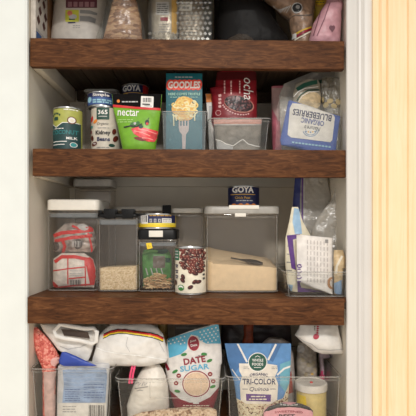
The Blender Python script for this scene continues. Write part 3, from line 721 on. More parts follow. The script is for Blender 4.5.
# ================================================================== third shelf: clear containers
A3 = lambda px, y: zs(3, px, y)+.0006
lidw = M('lid_white', (232, 226, 214), .4, var=.015)
lidb = M('lid_black', (16, 15, 15), .4, spec=.2)
gask = M('gasket_grey', (112, 118, 122), .45)
def canister3(label, xl, xr, yf, dep, body_top, lid_rows, lm, r=.014, gk=None, band=None, cl=None, lx=None, name='storage_container'):
    z0 = A3((xl+xr)/2, yf); zt = pyz(body_top, yf)
    R, cx, cy, hw, hd = tub(xl, xr, yf, dep, z0, zt, r=r)
    t = thing(name, label, 'container', (cx, cy, z0))
    m = MB(); m.loft(R, jarp); k = r*.3
    for sx in (-1, 1): m.tube([Vector((cx+sx*(hw-k), cy-hd+k, z0+.004)), Vector((cx+sx*(hw-k), cy-hd+k, zt-.002))], .0007, acr_edge_shine, 6)  # vertical reflection lines at the front corners, added as pale tubes
    m.tube(rr(cx, cy, hw-.001, hd-.001, r, z0+.003), .0013, acr_edge_shine, 6, True); m.tube(rr(cx, cy, hw-.0005, hd-.0005, r, zt-.008), .0007, acr_edge_shine, 6, True)
    m.build('body', parent=t)
    m = MB(); e = (lx or 0.0015)
    lid(m, cx, cy, hw+e, hd+e, r, zt+.0003, pyz(lid_rows[0], yf), lm); lo = m.build('lid', parent=t)
    if gk:
        m = MB(); za, zb = pyz(gk[1], yf), pyz(gk[0], yf)
        m.loft([rr(cx, cy, hw-.003, hd-.003, r-.003, za), rr(cx, cy, hw-.003, hd-.003, r-.003, zb), rr(cx, cy, hw-.010, hd-.010, max(.003, r-.008), zb), rr(cx, cy, hw-.010, hd-.010, max(.003, r-.008), za)], gask, False, False)
        m.build('gasket', parent=t)
    return t, cx, cy, hw, hd, z0, zt
# left tall container with white lid
t, cx, cy, hw, hd, z0, zt = canister3('tall clear container with white lid holding red-striped packets', 46.8, 98.3, .085, .14, 210.3, (199.3,), lidw, gk=(213, 217.2))
silver = M('packet_silver', (150, 140, 134), .28, metal=.3, var=.4, ns=45, bump=1.0, bs=50)
pw = M('packet_white', (216, 208, 198), .4, var=.12, ns=50, bump=.5, bs=50)
def d(m, S):
    for q, w in (([(55, 262), (62, 257), (75, 257), (90, 260)], 3.4), ([(50, 272), (49.5, 280), (57, 287)], 4), ([(68, 258), (68, 284)], 1.2), ([(52, 271), (66, 269), (85, 267)], 1.2), ([(57, 287.3), (75, 285), (94, 284)], 1.6), ([(88, 258), (91, 270), (94, 284)], 8), ([(69, 278.5), (85, 277)], 1.2), ([(85, 259), (85.5, 286)], 1.2)):
        stroke(m, S, q, w, red, 1)
    for k in range(3): lines(m, S, 70, 270.5+k*2.3, 83, 1, 2, lgrey, 1, .8, k)
    barcode(m, S, 70.5, 279.5, 81, 285, dgrey, 2, 3)
y = .119; b = zpy(z0+.0062, y)
bag_thing('food_packet', 'white packet with red grid lines lying at the bottom of the white-lidded container', 'packet', Bag([(253, 62, 84), (259, 53, 93), (268, 48.5, 96), (278, 48.5, 96), (b, 55, 94)], y, .022, 'pillow', .003, 30, 41).fit((cx, hw, z0, zt, 0)), pw, d)
def d(m, S):
    for q, w in (([(54, 236), (62, 233), (78, 231.5), (93, 230)], 3.6), ([(55, 241), (70, 238), (92, 235.5)], 3.0), ([(62, 238), (65, 246), (63, 253)], 3), ([(88, 233), (91, 244), (92, 252)], 2), ([(72, 226), (80, 229), (93, 227)], 2.2)): stroke(m, S, q, w, red, 1)
    ell(m, S, 83, 227.5, 5.5, 3, lgrey, 2, 10); ell(m, S, 56, 246, 3.4, 4.5, M('dark_foil', (84, 76, 74), .35), 1); ell(m, S, 78, 244, 4.5, 5, _mats['dark_foil'], 1); barcode(m, S, 72, 241, 80, 247, lgrey, 2, 5)
y = .122; b = zpy(z0+.095, y)
bag_thing('food_packet', 'crumpled silver packet with red bands above the white packet in the left container', 'packet', Bag([(222.5, 66, 84), (228, 60, 93), (236, 51, 96), (246, 50, 96), (252.5, 56, 92)], y, .019, 'pillow', .006, 40, 42).fit((cx, hw, z0, zt, 0)), silver, d)
# container at the back left
canister3('clear container with translucent lid tucked at the back left of the containers', 73.5, 111, .235, .09, 186.5, (178.8,), M('lid_translucent', (206, 200, 190), .45), lx=.003)
# oats, black lid
t, cx, cy, hw, hd, z0, zt = canister3('clear container with black lid half filled with rolled oats', 97.8, 137.8, .078, .11, 217, (213.2,), lidb, r=.010, gk=(219.5, 224.5))
m = MB()
for xa, xb in ((103.5, 117), (121, 135)):
    a, b2 = P(xa, 217, .077), P(xb, 208.4, .077)
    m.box((a.x, .0775, pyz(213.6, .0775)), (b2.x, .093, pyz(208.8, .0775)), lidb, .003); m.box((a.x+.004, .0725, pyz(218.5, .0725)), (b2.x-.004, .0765, pyz(210.5, .0725)), lidb, .0012)
m.box((pxx(98.5, .082), .082, pyz(213.5, .082)), (pxx(102, .082), .1, pyz(210.2, .082)), lidb, .002)
m.build('clasp', parent=t)
oat = GRAIN('rolled_oats_mat', [(.05, (206, 178, 134)), (.4, (226, 200, 158)), (.9, (240, 220, 184))], 300, .7)
def heap(name, label, cat, cx, cy, hw, hd, r, z0, top, mat, nx=30, ny=16, kind='stuff', rough=.0012, seed=0):
    """contents of a container: closed body whose top surface follows top(u, v)"""
    m = MB(); rings = [rr(cx, cy, hw, hd, r, z0, 6)]
    out = rr(cx, cy, hw, hd, r, z0, 6)
    def tz(p):
        return top((p.x-cx)/hw, (p.y-cy)/hd) + rough*noise.noise(Vector((p.x*180, p.y*180, seed*3.3)))*1.6
    for q in (1, .94, .8, .6, .4, .2, .04):
        ring = []
        for p in out:
            x, y = cx+(p.x-cx)*q, cy+(p.y-cy)*q; v = Vector((x, y, 0)); v.z = tz(v); ring.append(v)
        rings.append(ring)
    m.loft(rings, mat)
    return m.build(name, loc=(cx, cy, z0), label=label, cat=cat, kind=kind, angle=60)
zo = pyz(267.5, .081)
heap('rolled_oats', 'rolled oats filling the lower half of the black-lidded container', 'oats', cx, cy, hw-.0032, hd-.0032, .008, z0+.0058, lambda u, v: zo+.003*u+.004*(1-v)*.5-.003*abs(u+.2), oat)
# the two white-lidded containers at the back
t, cx, cy, hw, hd, z0, zt = canister3('clear white-lidded container behind the oats and the small black-lidded jar', 113.5, 165, .245, .088, 211, (206.2,), lidw)
m = MB(); S = flat(.236); a, b2 = S(162.5, 222), S(171, 205)
m.box((a.x, .236, a.z), (b2.x, .243, b2.z), lidb, .002); m.box((a.x+.004, .232, a.z+.006), (b2.x-.004, .2365, a.z+.03), lidb, .001); m.build('clasp', parent=t)
canister3('clear white-lidded container standing behind the red bean tin', 171.5, 203.4, .20, .12, 213, (207.8,), lidw)
# small jar, black lid, fish tin on top
t, cx, cy, hw, hd, z0, zt = canister3('small clear jar with black lid and white latch, pasta inside', 137.8, 176.6, .078, .105, 239.5, (229,), lidb, r=.012, lx=.0012, gk=(243, 246))
zl = pyz(229, .078)
m = MB(); a, b2 = P(149, 237, .0755), P(163, 230.6, .0755); m.box((a.x, .0715, a.z), (b2.x, .0766, b2.z), lidw, .0015); m.build('latch', parent=t)
m = MB(); S0 = flat(.0772)
decal(m, S0, [(146, 243.2), (151.3, 242.6), (152.6, 248), (147.4, 249.4)], yellow, 0); stroke(m, S0, [(148.3, 245), (149.6, 247.3), (151, 246)], .5, gold, 1); m.build('price_sticker', parent=t, label='yellow price sticker')
gl = M('bag_green', (76, 134, 66), .4, var=.15, bump=.4)
def d(m, S):
    rrect(m, S, 153, 256, 165, 268, 1, M('window_brown', (96, 84, 72), .4), 1); rect(m, S, 165.5, 258, 170, 262.5, dgreen, 1); ell(m, S, 162, 251, 6, 3, dgreen, 1); 
    stroke(m, S, [(143, 254), (150, 251), (158, 251.5)], 1.4, M('leaf_light', (120, 176, 98)), 1)
    for k in range(4): stroke(m, S, [(146+k*5, 268), (148+k*5, 275)], 1.0, lgrey, 1)
y = .135; b = zpy(z0+.0062, y)
bag_thing('food_packet', 'green packet with brown window inside the small black-lidded jar', 'packet', Bag([(249.5, 144, 168), (255, 142, 171), (266, 142, 172), (278, 143, 171), (b, 143, 171)], y, .013, 'pillow', .003, 30, 44), gl, d)
rnd = random.Random(5); m = MB(); pm = [M('penne_a', (206, 170, 124), .55), M('penne_b', (182, 140, 96), .55), M('penne_c', (224, 196, 152), .55)]
for k in range(120):
    u, q = rnd.uniform(-.85, .85), rnd.random(); zz = z0+.008+.040*q*(1-.45*abs(u)); c = Vector((cx+u*(hw-.009), cy-hd+.007+.018*rnd.random(), zz))
    a = rnd.uniform(-.5, .5); w = rnd.uniform(.007, .011)*(1 if abs(u) < .62 else .45); dv = Vector((math.cos(a)*w, rnd.uniform(-.003, .003), math.sin(a)*w*.6))
    mid = Vector((0, 0, rnd.uniform(.001, .003))); m.tube([c-dv, c-dv*.4+mid, c+dv*.4+mid, c+dv], .0014, pm[k % 3], 5)
m.build('dried_pasta', loc=(cx, cy-.02, z0), label='loose thin brown pasta pieces at the bottom of the small jar', cat='pasta', kind='stuff')
def d(m, S):
    rect(m, S, 138, 213.8, 177, 223, navy, 0); rect(m, S, 138, 223, 177, 224.5, M('lemon_print', (250, 226, 90)), 0)
    rect(m, S, 139.5, 214.5, 143.5, 223, lgrey, 1); rect(m, S, 143.5, 214.2, 150.3, 223.6, white, 1); barcode(m, S, 145, 215.5, 149.5, 222, dgrey, 2, 8)
    lines(m, S, 152, 215, 172, 1, 2, gold, 1, 1.0, 3)
    for x in (153.2, 157.2, 161.2): rect(m, S, x-1.2, 218.8, x+1.2, 222.4, lgrey, 1); rect(m, S, x-.4, 219.6, x+.4, 221.6, navy, 2)
    rrect(m, S, 163.4, 218.2, 172, 222.8, .5, white, 1); lines(m, S, 164.2, 219.2, 171.4, 2, 1.6, grey, 2, .6, 2)
Can(157.5, 18.4, 213.6, .132, zl+.0006).make('tin_can', 'short navy and yellow fish tin sitting on the black-lidded jar', 'tin', steel, yellow, d)
# red bean tin in front
def d(m, S):
    rrect(m, S, 175.6, 249, 180.2, 260.5, .6, M('sage_green', (34, 104, 74), .5), 1); 
    for k in range(3): rect(m, S, 176.2, 251+k*3, 179.4, 252.4+k*3, lgrey, 2)
    rnd = random.Random(3); bl = [beanred, M('bean_dark', (66, 28, 26), .35), M('bean_mid', (114, 54, 44), .35)]; pts = []
    for r in range(8):
        for c in range(7):
            x = 182+c*3.3+(r % 2)*1.5; y = 250+r*3.1
            if y > 266 and (x < 184 or x > 203) or y > 270 and x < 187: continue
            pts.append((x+rnd.uniform(-.5, .5), y+rnd.uniform(-.5, .5)))
    rnd.shuffle(pts)
    ell(m, S, 192, 260, 10, 11, M('bean_dark'), 0) if False else None
    for k, (x, y) in enumerate(pts): 
        r = rnd.uniform(0, 180); ell(m, S, x, y, 2.3, 1.6, bl[k % 3], 1+k % 4, r, 10); ell(m, S, x-.5, y-.5, .6, .35, M('bean_glint', (214, 160, 140), .4), 6, r, 6)
    for x, y, r in ((184, 277, 70), (183.6, 280.5, 50), (195, 282, -40), (198.5, 282, -20), (191, 287.2, -30), (176.2, 283, 80), (195.5, 273.6, 20)):
        ell(m, S, x, y, 2.9, 1.9, bl[1], 2, r, 12); ell(m, S, x-.6, y-.6, 1.1, .6, bl[2], 3, r, 8)
    for yy in (265, 270.5, 276): rect(m, S, 176.6, yy, 179.2, yy+1.1, navy, 2); rect(m, S, 177, yy+1.8, 178.8, yy+3, navy, 2)
    for k in range(7): rect(m, S, 202.5, 254+k*4, 204.4, 256+k*4, dgrey, 1)
    ell(m, S, 182, 288, 3, 3, green, 1); ell(m, S, 182, 288, 2.3, 2.3, white, 2); ell(m, S, 182, 288.8, 2.1, 1.4, green, 3)
_mats_b = M('bean_dark', (66, 28, 26), .35)
Can(190.7, 15.4, 247.3, .066, A3(190, .05)).make('tin_can', 'cream tin printed with red kidney beans in front of the containers', 'tin', steel, cream, d)
# big flour container
lg = CLEAR('lid_frosted', (214, 214, 210), .55, (186, 184, 178), .08, .2)
t, cx, cy, hw, hd, z0, zt = canister3('largest clear container with frosted lid holding pale flour', 204.8, 279.6, .074, .205, 214, (206,), M('lid_grey', (158, 153, 145), .35), r=.022)
m = MB(); a, b2 = P(229, 209, .072), P(259, 205.2, .072); m.box((a.x, .0695, a.z), (b2.x, .078, b2.z), lidw, .0015); m.build('clasp', parent=t, label='white front clasp')
m = MB(); a, b2 = P(235, 216.6, .073), P(246, 213.2, .073); m.box((a.x, .072, a.z), (b2.x, .0745, b2.z), lidw, .0008); m.build('tab', parent=t)
flour = M('flour_mat', (238, 212, 172), .9, var=.03, ns=60, bump=.15, bs=160)
zf = pyz(264.5, .078)
def ftop(u, v):      # slopes up towards the back and left, with a scooped hollow
    base = zf - .009*u + .003*math.sin(3.1*u+.6) + .022*(v+1)*.5*(1-.35*u) + .006*max(0, -u)*(v+1)*.5
    return base - .010*math.exp(-((u-.35)**2)/.14-((v+.55)**2)/.10)
heap('pale_flour', 'pale tan flour sloping up to the back of the largest container', 'flour', cx, cy, hw-.0034, hd-.0034, .019, z0+.0058, ftop, flour, rough=.0028)
# scoop lying in the flour
scm = CLEAR('smoky_scoop', (120, 106, 92), .3, (84, 74, 64), .12, .12, rim=.3)
def scoop():
    m = MB(); y0 = .112; A = Vector((pxx(231, y0), y0+.016, ftop(-.32, -.6)+.008)); B = Vector((pxx(262, y0), y0-.014, ftop(.5, -.8)+.0055)); ax = (B-A); n = 14; rings = []
    side = Vector((0, 1, .1)).normalized(); up = Vector((.1, 0, 1)).normalized()
    for i in range(n+1):
        q = i/n; w = .0028+.0125*sstep(.25, .7, q)*(1-.75*sstep(.82, 1, q)); h = .0022+.0042*sstep(.25, .7, q)*(1-.7*sstep(.82, 1, q)); c = A+ax*q
        rings.append([c+side*w*math.cos(2*PI*j/14)+up*h*math.sin(2*PI*j/14) for j in range(14)])
    m.loft(rings, scm); m.build('scoop', loc=(A+B)/2, label='dark smoky scoop half buried in the pale flour', cat='scoop')
scoop()
Can(243.5, 15.6, 185.3, .15, pyz(206, .074)+.0006).make('tin_can', 'navy tin with white lettering standing on the largest clear container', 'tin', steel, navy, goya(243.5, 0, 184.6, 20, True))
# clear bin with bags at the right end
zb3 = A3(315, .0)
BR = bin_thing('low clear bin holding bags and packets at right end beside the white trim', 286, 349.2, -.004, .27, zb3, 271.8, acr, .05, .0026, .016)
def d(m, S):
    decal(m, S, [(294.5, 177), (301, 177), (300, 200), (301, 240), (294, 240), (292.5, 205)], M('zip_blue', (58, 66, 124), .4), 1); rect(m, S, 301.5, 177.5, 303, 240, purple, 1); rect(m, S, 303.6, 177.5, 304.4, 240, lgrey, 1)
y = .178; b = zpy(zb3+.004, y)
bag_thing('zip_bag', 'tall clear zip bag with dark blue seal standing upright at the right end', 'bag', Bag([(178, 295, 327), (200, 293, 332), (225, 292, 336), (250, 293, 336), (b, 296, 334)], y, .024, 'sack', .005, 26, 51).fit(BR), film_b, d, nu=30)
y = .127; b = zpy(zb3+.004, y)
bag_thing('plastic_bag', 'loose crinkled clear bag spilling towards the white trim on the container shelf', 'bag', Bag([(179, 338, 346), (200, 332, 347), (216, 318, 347), (230, 312, 347), (245, 310, 346), (b, 316, 342)], y, .010, 'sack', .006, 44, 52).fit(BR), film_b, nu=30)
def d(m, S):
    decal(m, S, [(294, 208), (299, 209), (302, 234), (295, 234), (292.5, 222)], M('pale_blue_film', (150, 184, 212), .4), 1)
    for k in range(5): stroke(m, S, [(288-k*.4, 238+k*8), (292, 238.5+k*8)], .8, grey, 1)
    decal(m, S, [(287, 235.5), (300, 234), (300, 238), (293, 239.5), (294, 252), (296, 270), (291.5, 268), (289, 250)], purple, 2)
    decal(m, S, [(297, 280), (299, 280), (301, 287.5), (326, 291.4), (326, 294), (298, 293.4)], purple, 2)
    decal(m, S, [(288, 284), (293, 285), (292, 291), (289, 290)], M('pale_blue_film', (150, 184, 212)), 1)
y = .085; b = zpy(zb3+.004, y)
bag_thing('stand_up_pouch', 'cream pouch with purple border and pale blue top in the right-hand bin', 'pouch', Bag([(207, 292, 298), (222, 289, 303), (238, 285.5, 312), (262, 285, 320), (284, 287, 326), (b, 291, 326)], y, .016, 'pouch', .0025, 24, 53).fit(BR), M('cream_pouch', (226, 216, 190), .45, bump=.2), d)
def d(m, S):
    for k in range(7): 
        x = 307+k*3.3
        for j in range(8): rect(m, S, x, 240+j*5.4+k*.3, x+.9, 243.8+j*5.4+k*.3, M('faint_print', (190, 182, 178), .5), 1)
    for (px_, py_), r in (((299.5, 266), 2), ((299, 271), 2.4), ((299, 276.8), 2.4)): stroke(m, S, [(px_+r*math.cos(a*.6), py_+r*.8*math.sin(a*.6)) for a in range(10)], 1.0, purple, 1)
    ell(m, S, 300.5, 265, .9, .7, purple, 1); stroke(m, S, [(298, 281), (301, 281.5)], .8, purple, 1)
    ell(m, S, 331.5, 283, 4.5, 6, M('tan_print', (176, 130, 90)), 1); ell(m, S, 333, 283, 3.4, 4.6, M('white_packet', (226, 220, 214)), 2); rect(m, S, 325, 239.5, 328, 243, grey, 1)
y = .045; b = zpy(zb3+.004, y)
bag_thing('food_packet', 'tilted white packet with purple rings and faint print in the right-hand bin', 'packet', Bag([(234.6, 296.5, 300), (237.8, 296.5, 332.5), (260, 296.8, 332.5), (281, 297, 332.5), (288, 313, 332.5), (293.5, 329, 332.5), (b, 331, 332.5)], y, .006, 'slab', .0018, 18, 54).fit(BR), M('white_packet', (226, 220, 214), .45, bump=.25, bs=30), d)
y = .030; b = zpy(zb3+.004, y)
bag_thing('chip_bag', 'tan bag with light blue lower corner at the right end of the container shelf', 'bag', Bag([(250, 334, 343), (258, 333.5, 345.5), (275, 333.8, 345.5), (b, 334.2, 344)], y, .012, 'sack', .003, 34, 55).fit(BR), M('tan_film', (192, 168, 130), .4, var=.12, bump=.5, bs=50),
          lambda m, S: (decal(m, S, [(334.8, 283), (341, 280), (345, 282), (345, 291), (340, 295), (335, 293)], M('sky_film', (122, 152, 186), .4), 1), stroke(m, S, [(342, 256), (337, 266), (336, 274)], 2.2, M('pale_strip', (214, 204, 184)), 1)))

# ================================================================== lowest visible shelf
A4 = lambda: TILT[4][0]+.0006
z4 = A4(); zf4 = z4+.004
def b4(y): return zpy(zf4, y)
B1 = bin_thing('left clear bin with pink pellets and a barcoded silver packet', 31, 112, .005, .30, z4, 368.5, acr, .09, .003, .012)
B2 = bin_thing('middle clear bin with flour bag and round-window sugar bag', 115.5, 224.3, .002, .31, z4, 378.5, acr, .09, .003, .018, notch=(150, 201, 398))
B3 = bin_thing('right clear bin with quinoa pouch and yellow jar', 227, 341, .004, .30, z4, 376.5, acr, .04, .003, .012)
# left bin
sb_ = M('silver_blue', (200, 200, 202), .35, bump=.4, bs=30); pbz = M('haze_blue', (140, 160, 190), .4, var=.14, ns=40)
def d(m, S):
    decal(m, S, [(63, 370), (80, 367.5), (106, 368), (107, 376), (105, 402.5), (62.5, 402.5), (64, 385)], pbz, 0)
    for k in range(5): stroke(m, S, [(64, 373+k*4.2), (78, 375+k*4), (92, 372.5+k*4.2), (105, 374+k*4)], .7, M('pale_haze', (162, 178, 202)), 1)
    for k in range(6): lines(m, S, 65, 389+k*2.2, 80, 1, 2, M('print_blue', (86, 108, 150)), 1, .9, k); lines(m, S, 84, 384+k*2.6, 104, 1, 2, _mats['print_blue'], 1, .9, k+9)
    rect(m, S, 58, 403, 106, 438, M('off_white', (222, 216, 208)), 0); lines(m, S, 63, 406, 76, 3, 2.6, grey, 1, .8, 4); barcode(m, S, 89, 405, 104, 422, black, 1, 11)
y = .045; b = b4(y)
bag_thing('food_packet', 'silver and hazy blue packet with barcode standing in the left bin', 'packet', Bag([(362.5, 62, 110), (366, 58, 110), (400, 57, 108), (b, 57, 106)], y, .018, 'slab', .0025, 22, 61).fit(B1), sb_, d)
salmon = GRAIN('salmon_pellets', [(.05, (196, 84, 74)), (.5, (226, 118, 104)), (.9, (242, 160, 142))], 170, 1.0, .5)
y = .050; b = b4(y)
bag_thing('pellet_bag', 'bag of salmon pink pellets poking up at the left end of the left bin', 'bag', Bag([(327, 34, 37), (333, 33, 43), (341, 34, 50), (350, 35, 56), (358, 38, 60), (362, 40, 59), (366, 42, 56.5), (372, 43, 56), (395, 43, 55.5), (b, 43, 55)], y, .018, 'pillow', .004, 34, 62).fit(B1), salmon,
          lambda m, S: (decal(m, S, [(44, 372), (60, 371), (60, 416), (45, 416)], M('pale_salmon', (206, 172, 164), .5, var=.1), 1), ell(m, S, 55.5, 362, 5, 4.5, M('pale_blush', (232, 180, 172), .5), 1)))
y = .20; b = b4(y)
bag_thing('plastic_bag', 'pale crumpled bag standing at the back of the left bin', 'bag', Bag([(346, 76, 98), (354, 70, 112), (364, 66, 114), (380, 50, 104), (b, 50, 104)], y, .03, 'sack', .008, 34, 63).fit(B1), M('grey_bag', (150, 138, 130), .4, var=.15, bump=.6, bs=40))
# white carrier bag with cut-out handle
def carrier():
    y = .052; bg = Bag([(324, 40, 62), (331, 43.5, 97), (336, 47.5, 96), (341, 51.5, 94.5), (350, 58.5, 92.5), (357, 72, 90), (361, 80, 88)], y, .014, 'pillow', .004, 26, 64)
    t = thing('carrier_bag', 'crumpled white carrier bag with looped handle above the left bin', 'bag', bg.base())
    m = MB(); bg.mesh(m, bag_white, 32, 30); S = bg.S
    stroke(m, S, [(60, 346), (68, 349), (80, 347), (90, 343)], .7, lgrey, 0)
    m.build('bag_body', parent=t, angle=70)
    m = MB(); y2 = .020; loop = [(60, 324.5), (54, 331), (56, 336), (64, 338.4), (80, 340.6), (92, 344), (96, 341.5), (97, 332), (94, 328.4), (84, 328.6), (72, 326.5)]
    m.tube([P(a, b, y2+.004*math.sin(i*1.7)) for i, (a, b) in enumerate(loop)], .0052, bag_white, 8, True, .55); m.build('handle', parent=t)
    m = MB(); m.loft([[P(a, b, yy) for a, b in ((61, 329), (73, 330), (88, 332), (90, 338.5), (78, 337), (64, 335.5))] for yy in (.0275, .031)], M('handle_shadow', (70, 56, 48), .8)); m.build('handle_shade_sheet', parent=t, label='brown sheet standing for the shade inside the handle')  # dark sheet painted in for the shade of the handle hole
carrier()
y = .072; bl_ = M('cobalt', (44, 70, 158), .4, bump=.5, bs=40)
bag_thing('plastic_wrapper', 'cobalt blue wrapper lying over the back of the silver packet', 'wrapper', Bag([(352, 62, 66), (356, 60.5, 76), (361, 59, 86), (364, 60, 93), (366, 64, 97)], y-.053, .006, 'pillow', .002, 40, 65), bl_)
def d(m, S):
    def arcpts(o): return [(104-o*.15, 334.5+o), (110, 331.2+o), (118, 329.6+o), (126, 329.8+o), (140, 331.8+o), (151, 333.4+o), (158, 335.2+o), (163, 337.8+o)]
    stroke(m, S, arcpts(0), 1.0, black, 1); stroke(m, S, arcpts(1.3), 1.9, red, 1); stroke(m, S, arcpts(2.9), 1.5, yellow, 1); stroke(m, S, arcpts(4.0), .8, dgreen, 1)
    stroke(m, S, [(95, 347), (105, 351), (120, 353.6), (140, 355.5), (167, 360)], 1.0, M('bright_seam', (246, 244, 240), .3), 1)
    for q in (((150, 336), (158, 340), (164, 352)), ((128, 337), (126, 345), (130, 352))): stroke(m, S, q, .5, lgrey, 1)
y = .055
bag_thing('flour_sack', 'lying white sack with red, yellow and black stripes under the shelf', 'bag', Bag([(323.5, 112, 150), (328, 106, 158), (334, 100, 163), (341, 97, 165), (350, 95, 167), (357, 93, 168.5), (362, 92, 166), (366, 98, 150)], y, .028, 'pillow', .007, 22, 66), bag_white, d, nu=32)
# middle bin
y = .085; b = b4(y)
def d(m, S):
    for q in (((136, 384), (139, 382.4), (138, 387), (141, 383)), ((142, 386), (144, 381.6), (145, 385.5), (147, 383)), ((137, 391), (140, 390), (143, 390.6)), ((135, 388.6), (148, 386.6))): stroke(m, S, q, .7, grey, 1)
bag_thing('flour_bag', 'knotted clear bag of white flour with pen scribble in the middle bin', 'bag', Bag([(364, 148, 159), (369, 142, 163), (376, 138, 166), (386, 133, 168), (398, 129, 169), (b, 122, 170)], y, .032, 'sack', .004, 26, 67).fit(B2), M('flour_film', (232, 224, 212), .45, var=.04, bump=.4, bs=30), d)
m = MB(); pk = M('clip_pink', (238, 76, 120), .35); y = .045
for dx in (0, 2.6):
    m.loft([[P(a+dx, b_, yy) for a, b_ in ((131.4, 366.4), (133.2, 365.8), (131.4, 374), (130, 384), (128.2, 383.4), (129.4, 374))] for yy in (y, y+.006)], pk)
m.tube([P(131.6, 368, y+.002), P(135.4, 369, y+.002)], .0018, pk); m.build('bag_clip', loc=P(131, 384, y), label='pink clip beside the knotted flour bag', cat='clip')
y = .045; b = b4(y)
grain_m = GRAIN('brown_beans', [(.05, (140, 104, 80)), (.35, (200, 166, 134)), (.9, (232, 206, 176))], 190, 1.0)
bag_thing('bean_bag', 'bag of small tan beans lying low at the front of the middle bin', 'bag', Bag([(408, 180, 212), (409.5, 160, 216), (412, 142, 217), (416, 131, 217), (b, 128, 216)], y-.014, .010, 'slab', .003, 50, 68).fit(B2), grain_m)
# date sugar pouch
sug_blue = M('sugar_blue', (92, 176, 208), .4); sw = M('sugar_white', (230, 224, 218), .42, bump=.5, bs=26)
def d(m, S):
    decal(m, S, [(167.2, 339), (218, 323.8), (219.6, 332), (221, 343.5), (206, 343.5), (199.5, 340), (198, 336), (191, 334.5), (187.5, 340), (187, 349), (181, 354), (169.4, 358)], sug_blue, 0)
    for r in range(5):
        for c in range(13):
            x = 169+c*3.9+(r % 2)*1.9; y_ = 341-c*1.12+r*3.1-(r % 2)*.5
            if y_ < 344 and not (186 < x < 200 and y_ > 333) and x < 218: ell(m, S, x, y_, .75, .75, white, 1, n=8)
    ell(m, S, 193.6, 343.4, 5.6, 7.4, red, 1, -8); ell(m, S, 193.6, 343.4, 5.2, 7.0, maroon, 2, -8)
    text(m, S, "Just", 193.2, 340.8, 6.5, 2.4, white, 4, rot=-12); text(m, S, "Date", 194, 345, 6.5, 2.6, white, 4, rot=-12)
    for x, y_, r in ((184, 354.5, -15), (209.4, 360.6, -25), (175.2, 371.4, -30), (177.5, 391, 10), (212.5, 386.5, -20), (204, 354, 0)): ell(m, S, x, y_, 3, 1.5, green, 2, r)
    text(m, S, 'DATE', 194.5, 360.2, 22, 6.6, maroon, 3, rot=-9, bold=.035); text(m, S, 'SUGAR', 194.6, 367.6, 29, 5.6, sug_blue, 3, rot=-6, bold=.02)
    lines(m, S, 198, 355.2, 207, 1, 2, grey, 2, .6, 3)
    decal(m, S, [(166, 386), (172, 392), (180, 399), (190, 402.5), (200, 402), (210, 397), (219.5, 386), (213, 416), (210, 440), (178, 440), (174, 416)], maroon, 0)
    ell(m, S, 196.2, 383.6, 14.6, 13.9, white, 1, n=28); ell(m, S, 196.2, 383.6, 13.9, 13.2, maroon, 2, n=28); ell(m, S, 196.2, 383.6, 12.8, 12.1, M('ring_cream', (236, 214, 196)), 3, n=28)
    ell(m, S, 196.2, 383.8, 12.0, 11.3, M('sugar_tan', (224, 194, 164), .8, var=.05, ns=200), 4, n=28)
    for x, y_ in ((178.8, 375.6), (176.3, 383), (210, 374), (213, 381)): ell(m, S, x, y_, 2.3, 2.2, maroon, 1); rect(m, S, x-1, y_-.4, x+1, y_+.4, cream, 2)
    stroke(m, S, [(165, 363), (167, 366), (169, 370)], 2.6, maroon, 1)
    rect(m, S, 193, 402, 199, 403.6, white, 3); lines(m, S, 183, 405, 209, 1, 2, cream, 1, .8, 3)
y = .105; b = b4(y)
bag_thing('stand_up_pouch', 'tilted white, blue and maroon date sugar pouch in the middle bin', 'pouch', Bag([(323.6, 214, 218.4), (331, 190, 219.6), (339, 167, 220.6), (345, 166.6, 221.2), (356, 165.6, 222), (367, 165, 222), (382, 167.5, 221), (396, 171, 217.5), (b, 178, 210)], y, .024, 'pouch', .002, 18, 69).fit(B2), sw, d, nu=32)
y = .20; b = b4(y)
def d(m, S): decal(m, S, [(159.4, 331), (163, 334), (163.4, 340), (160, 338)], maroon, 1)
bag_thing('snack_bag', 'ochre bag with a red mark behind the striped white sack', 'bag', Bag([(322, 158, 167.6), (340, 158, 168), (360, 160, 170), (b, 160, 170)], y, .016, 'slab', .004, 34, 70).fit(B2), M('ochre_film', (150, 122, 62), .4, var=.15, bump=.5), d, nu=14)
m = MB(); x0, x1 = pxx(174.5, .22), pxx(208, .22); m.box((x0, .22, zf4), (x1, .27, pyz(321, .22)), M('card_grey', (130, 122, 116), .6), .002); rect(m, flat(.22), 176, 327, 206, 329, M('card_line', (160, 154, 148)), 0)
m.build('food_box', loc=((x0+x1)/2, .245, zf4), label='plain grey box standing behind the date sugar pouch', cat='box')
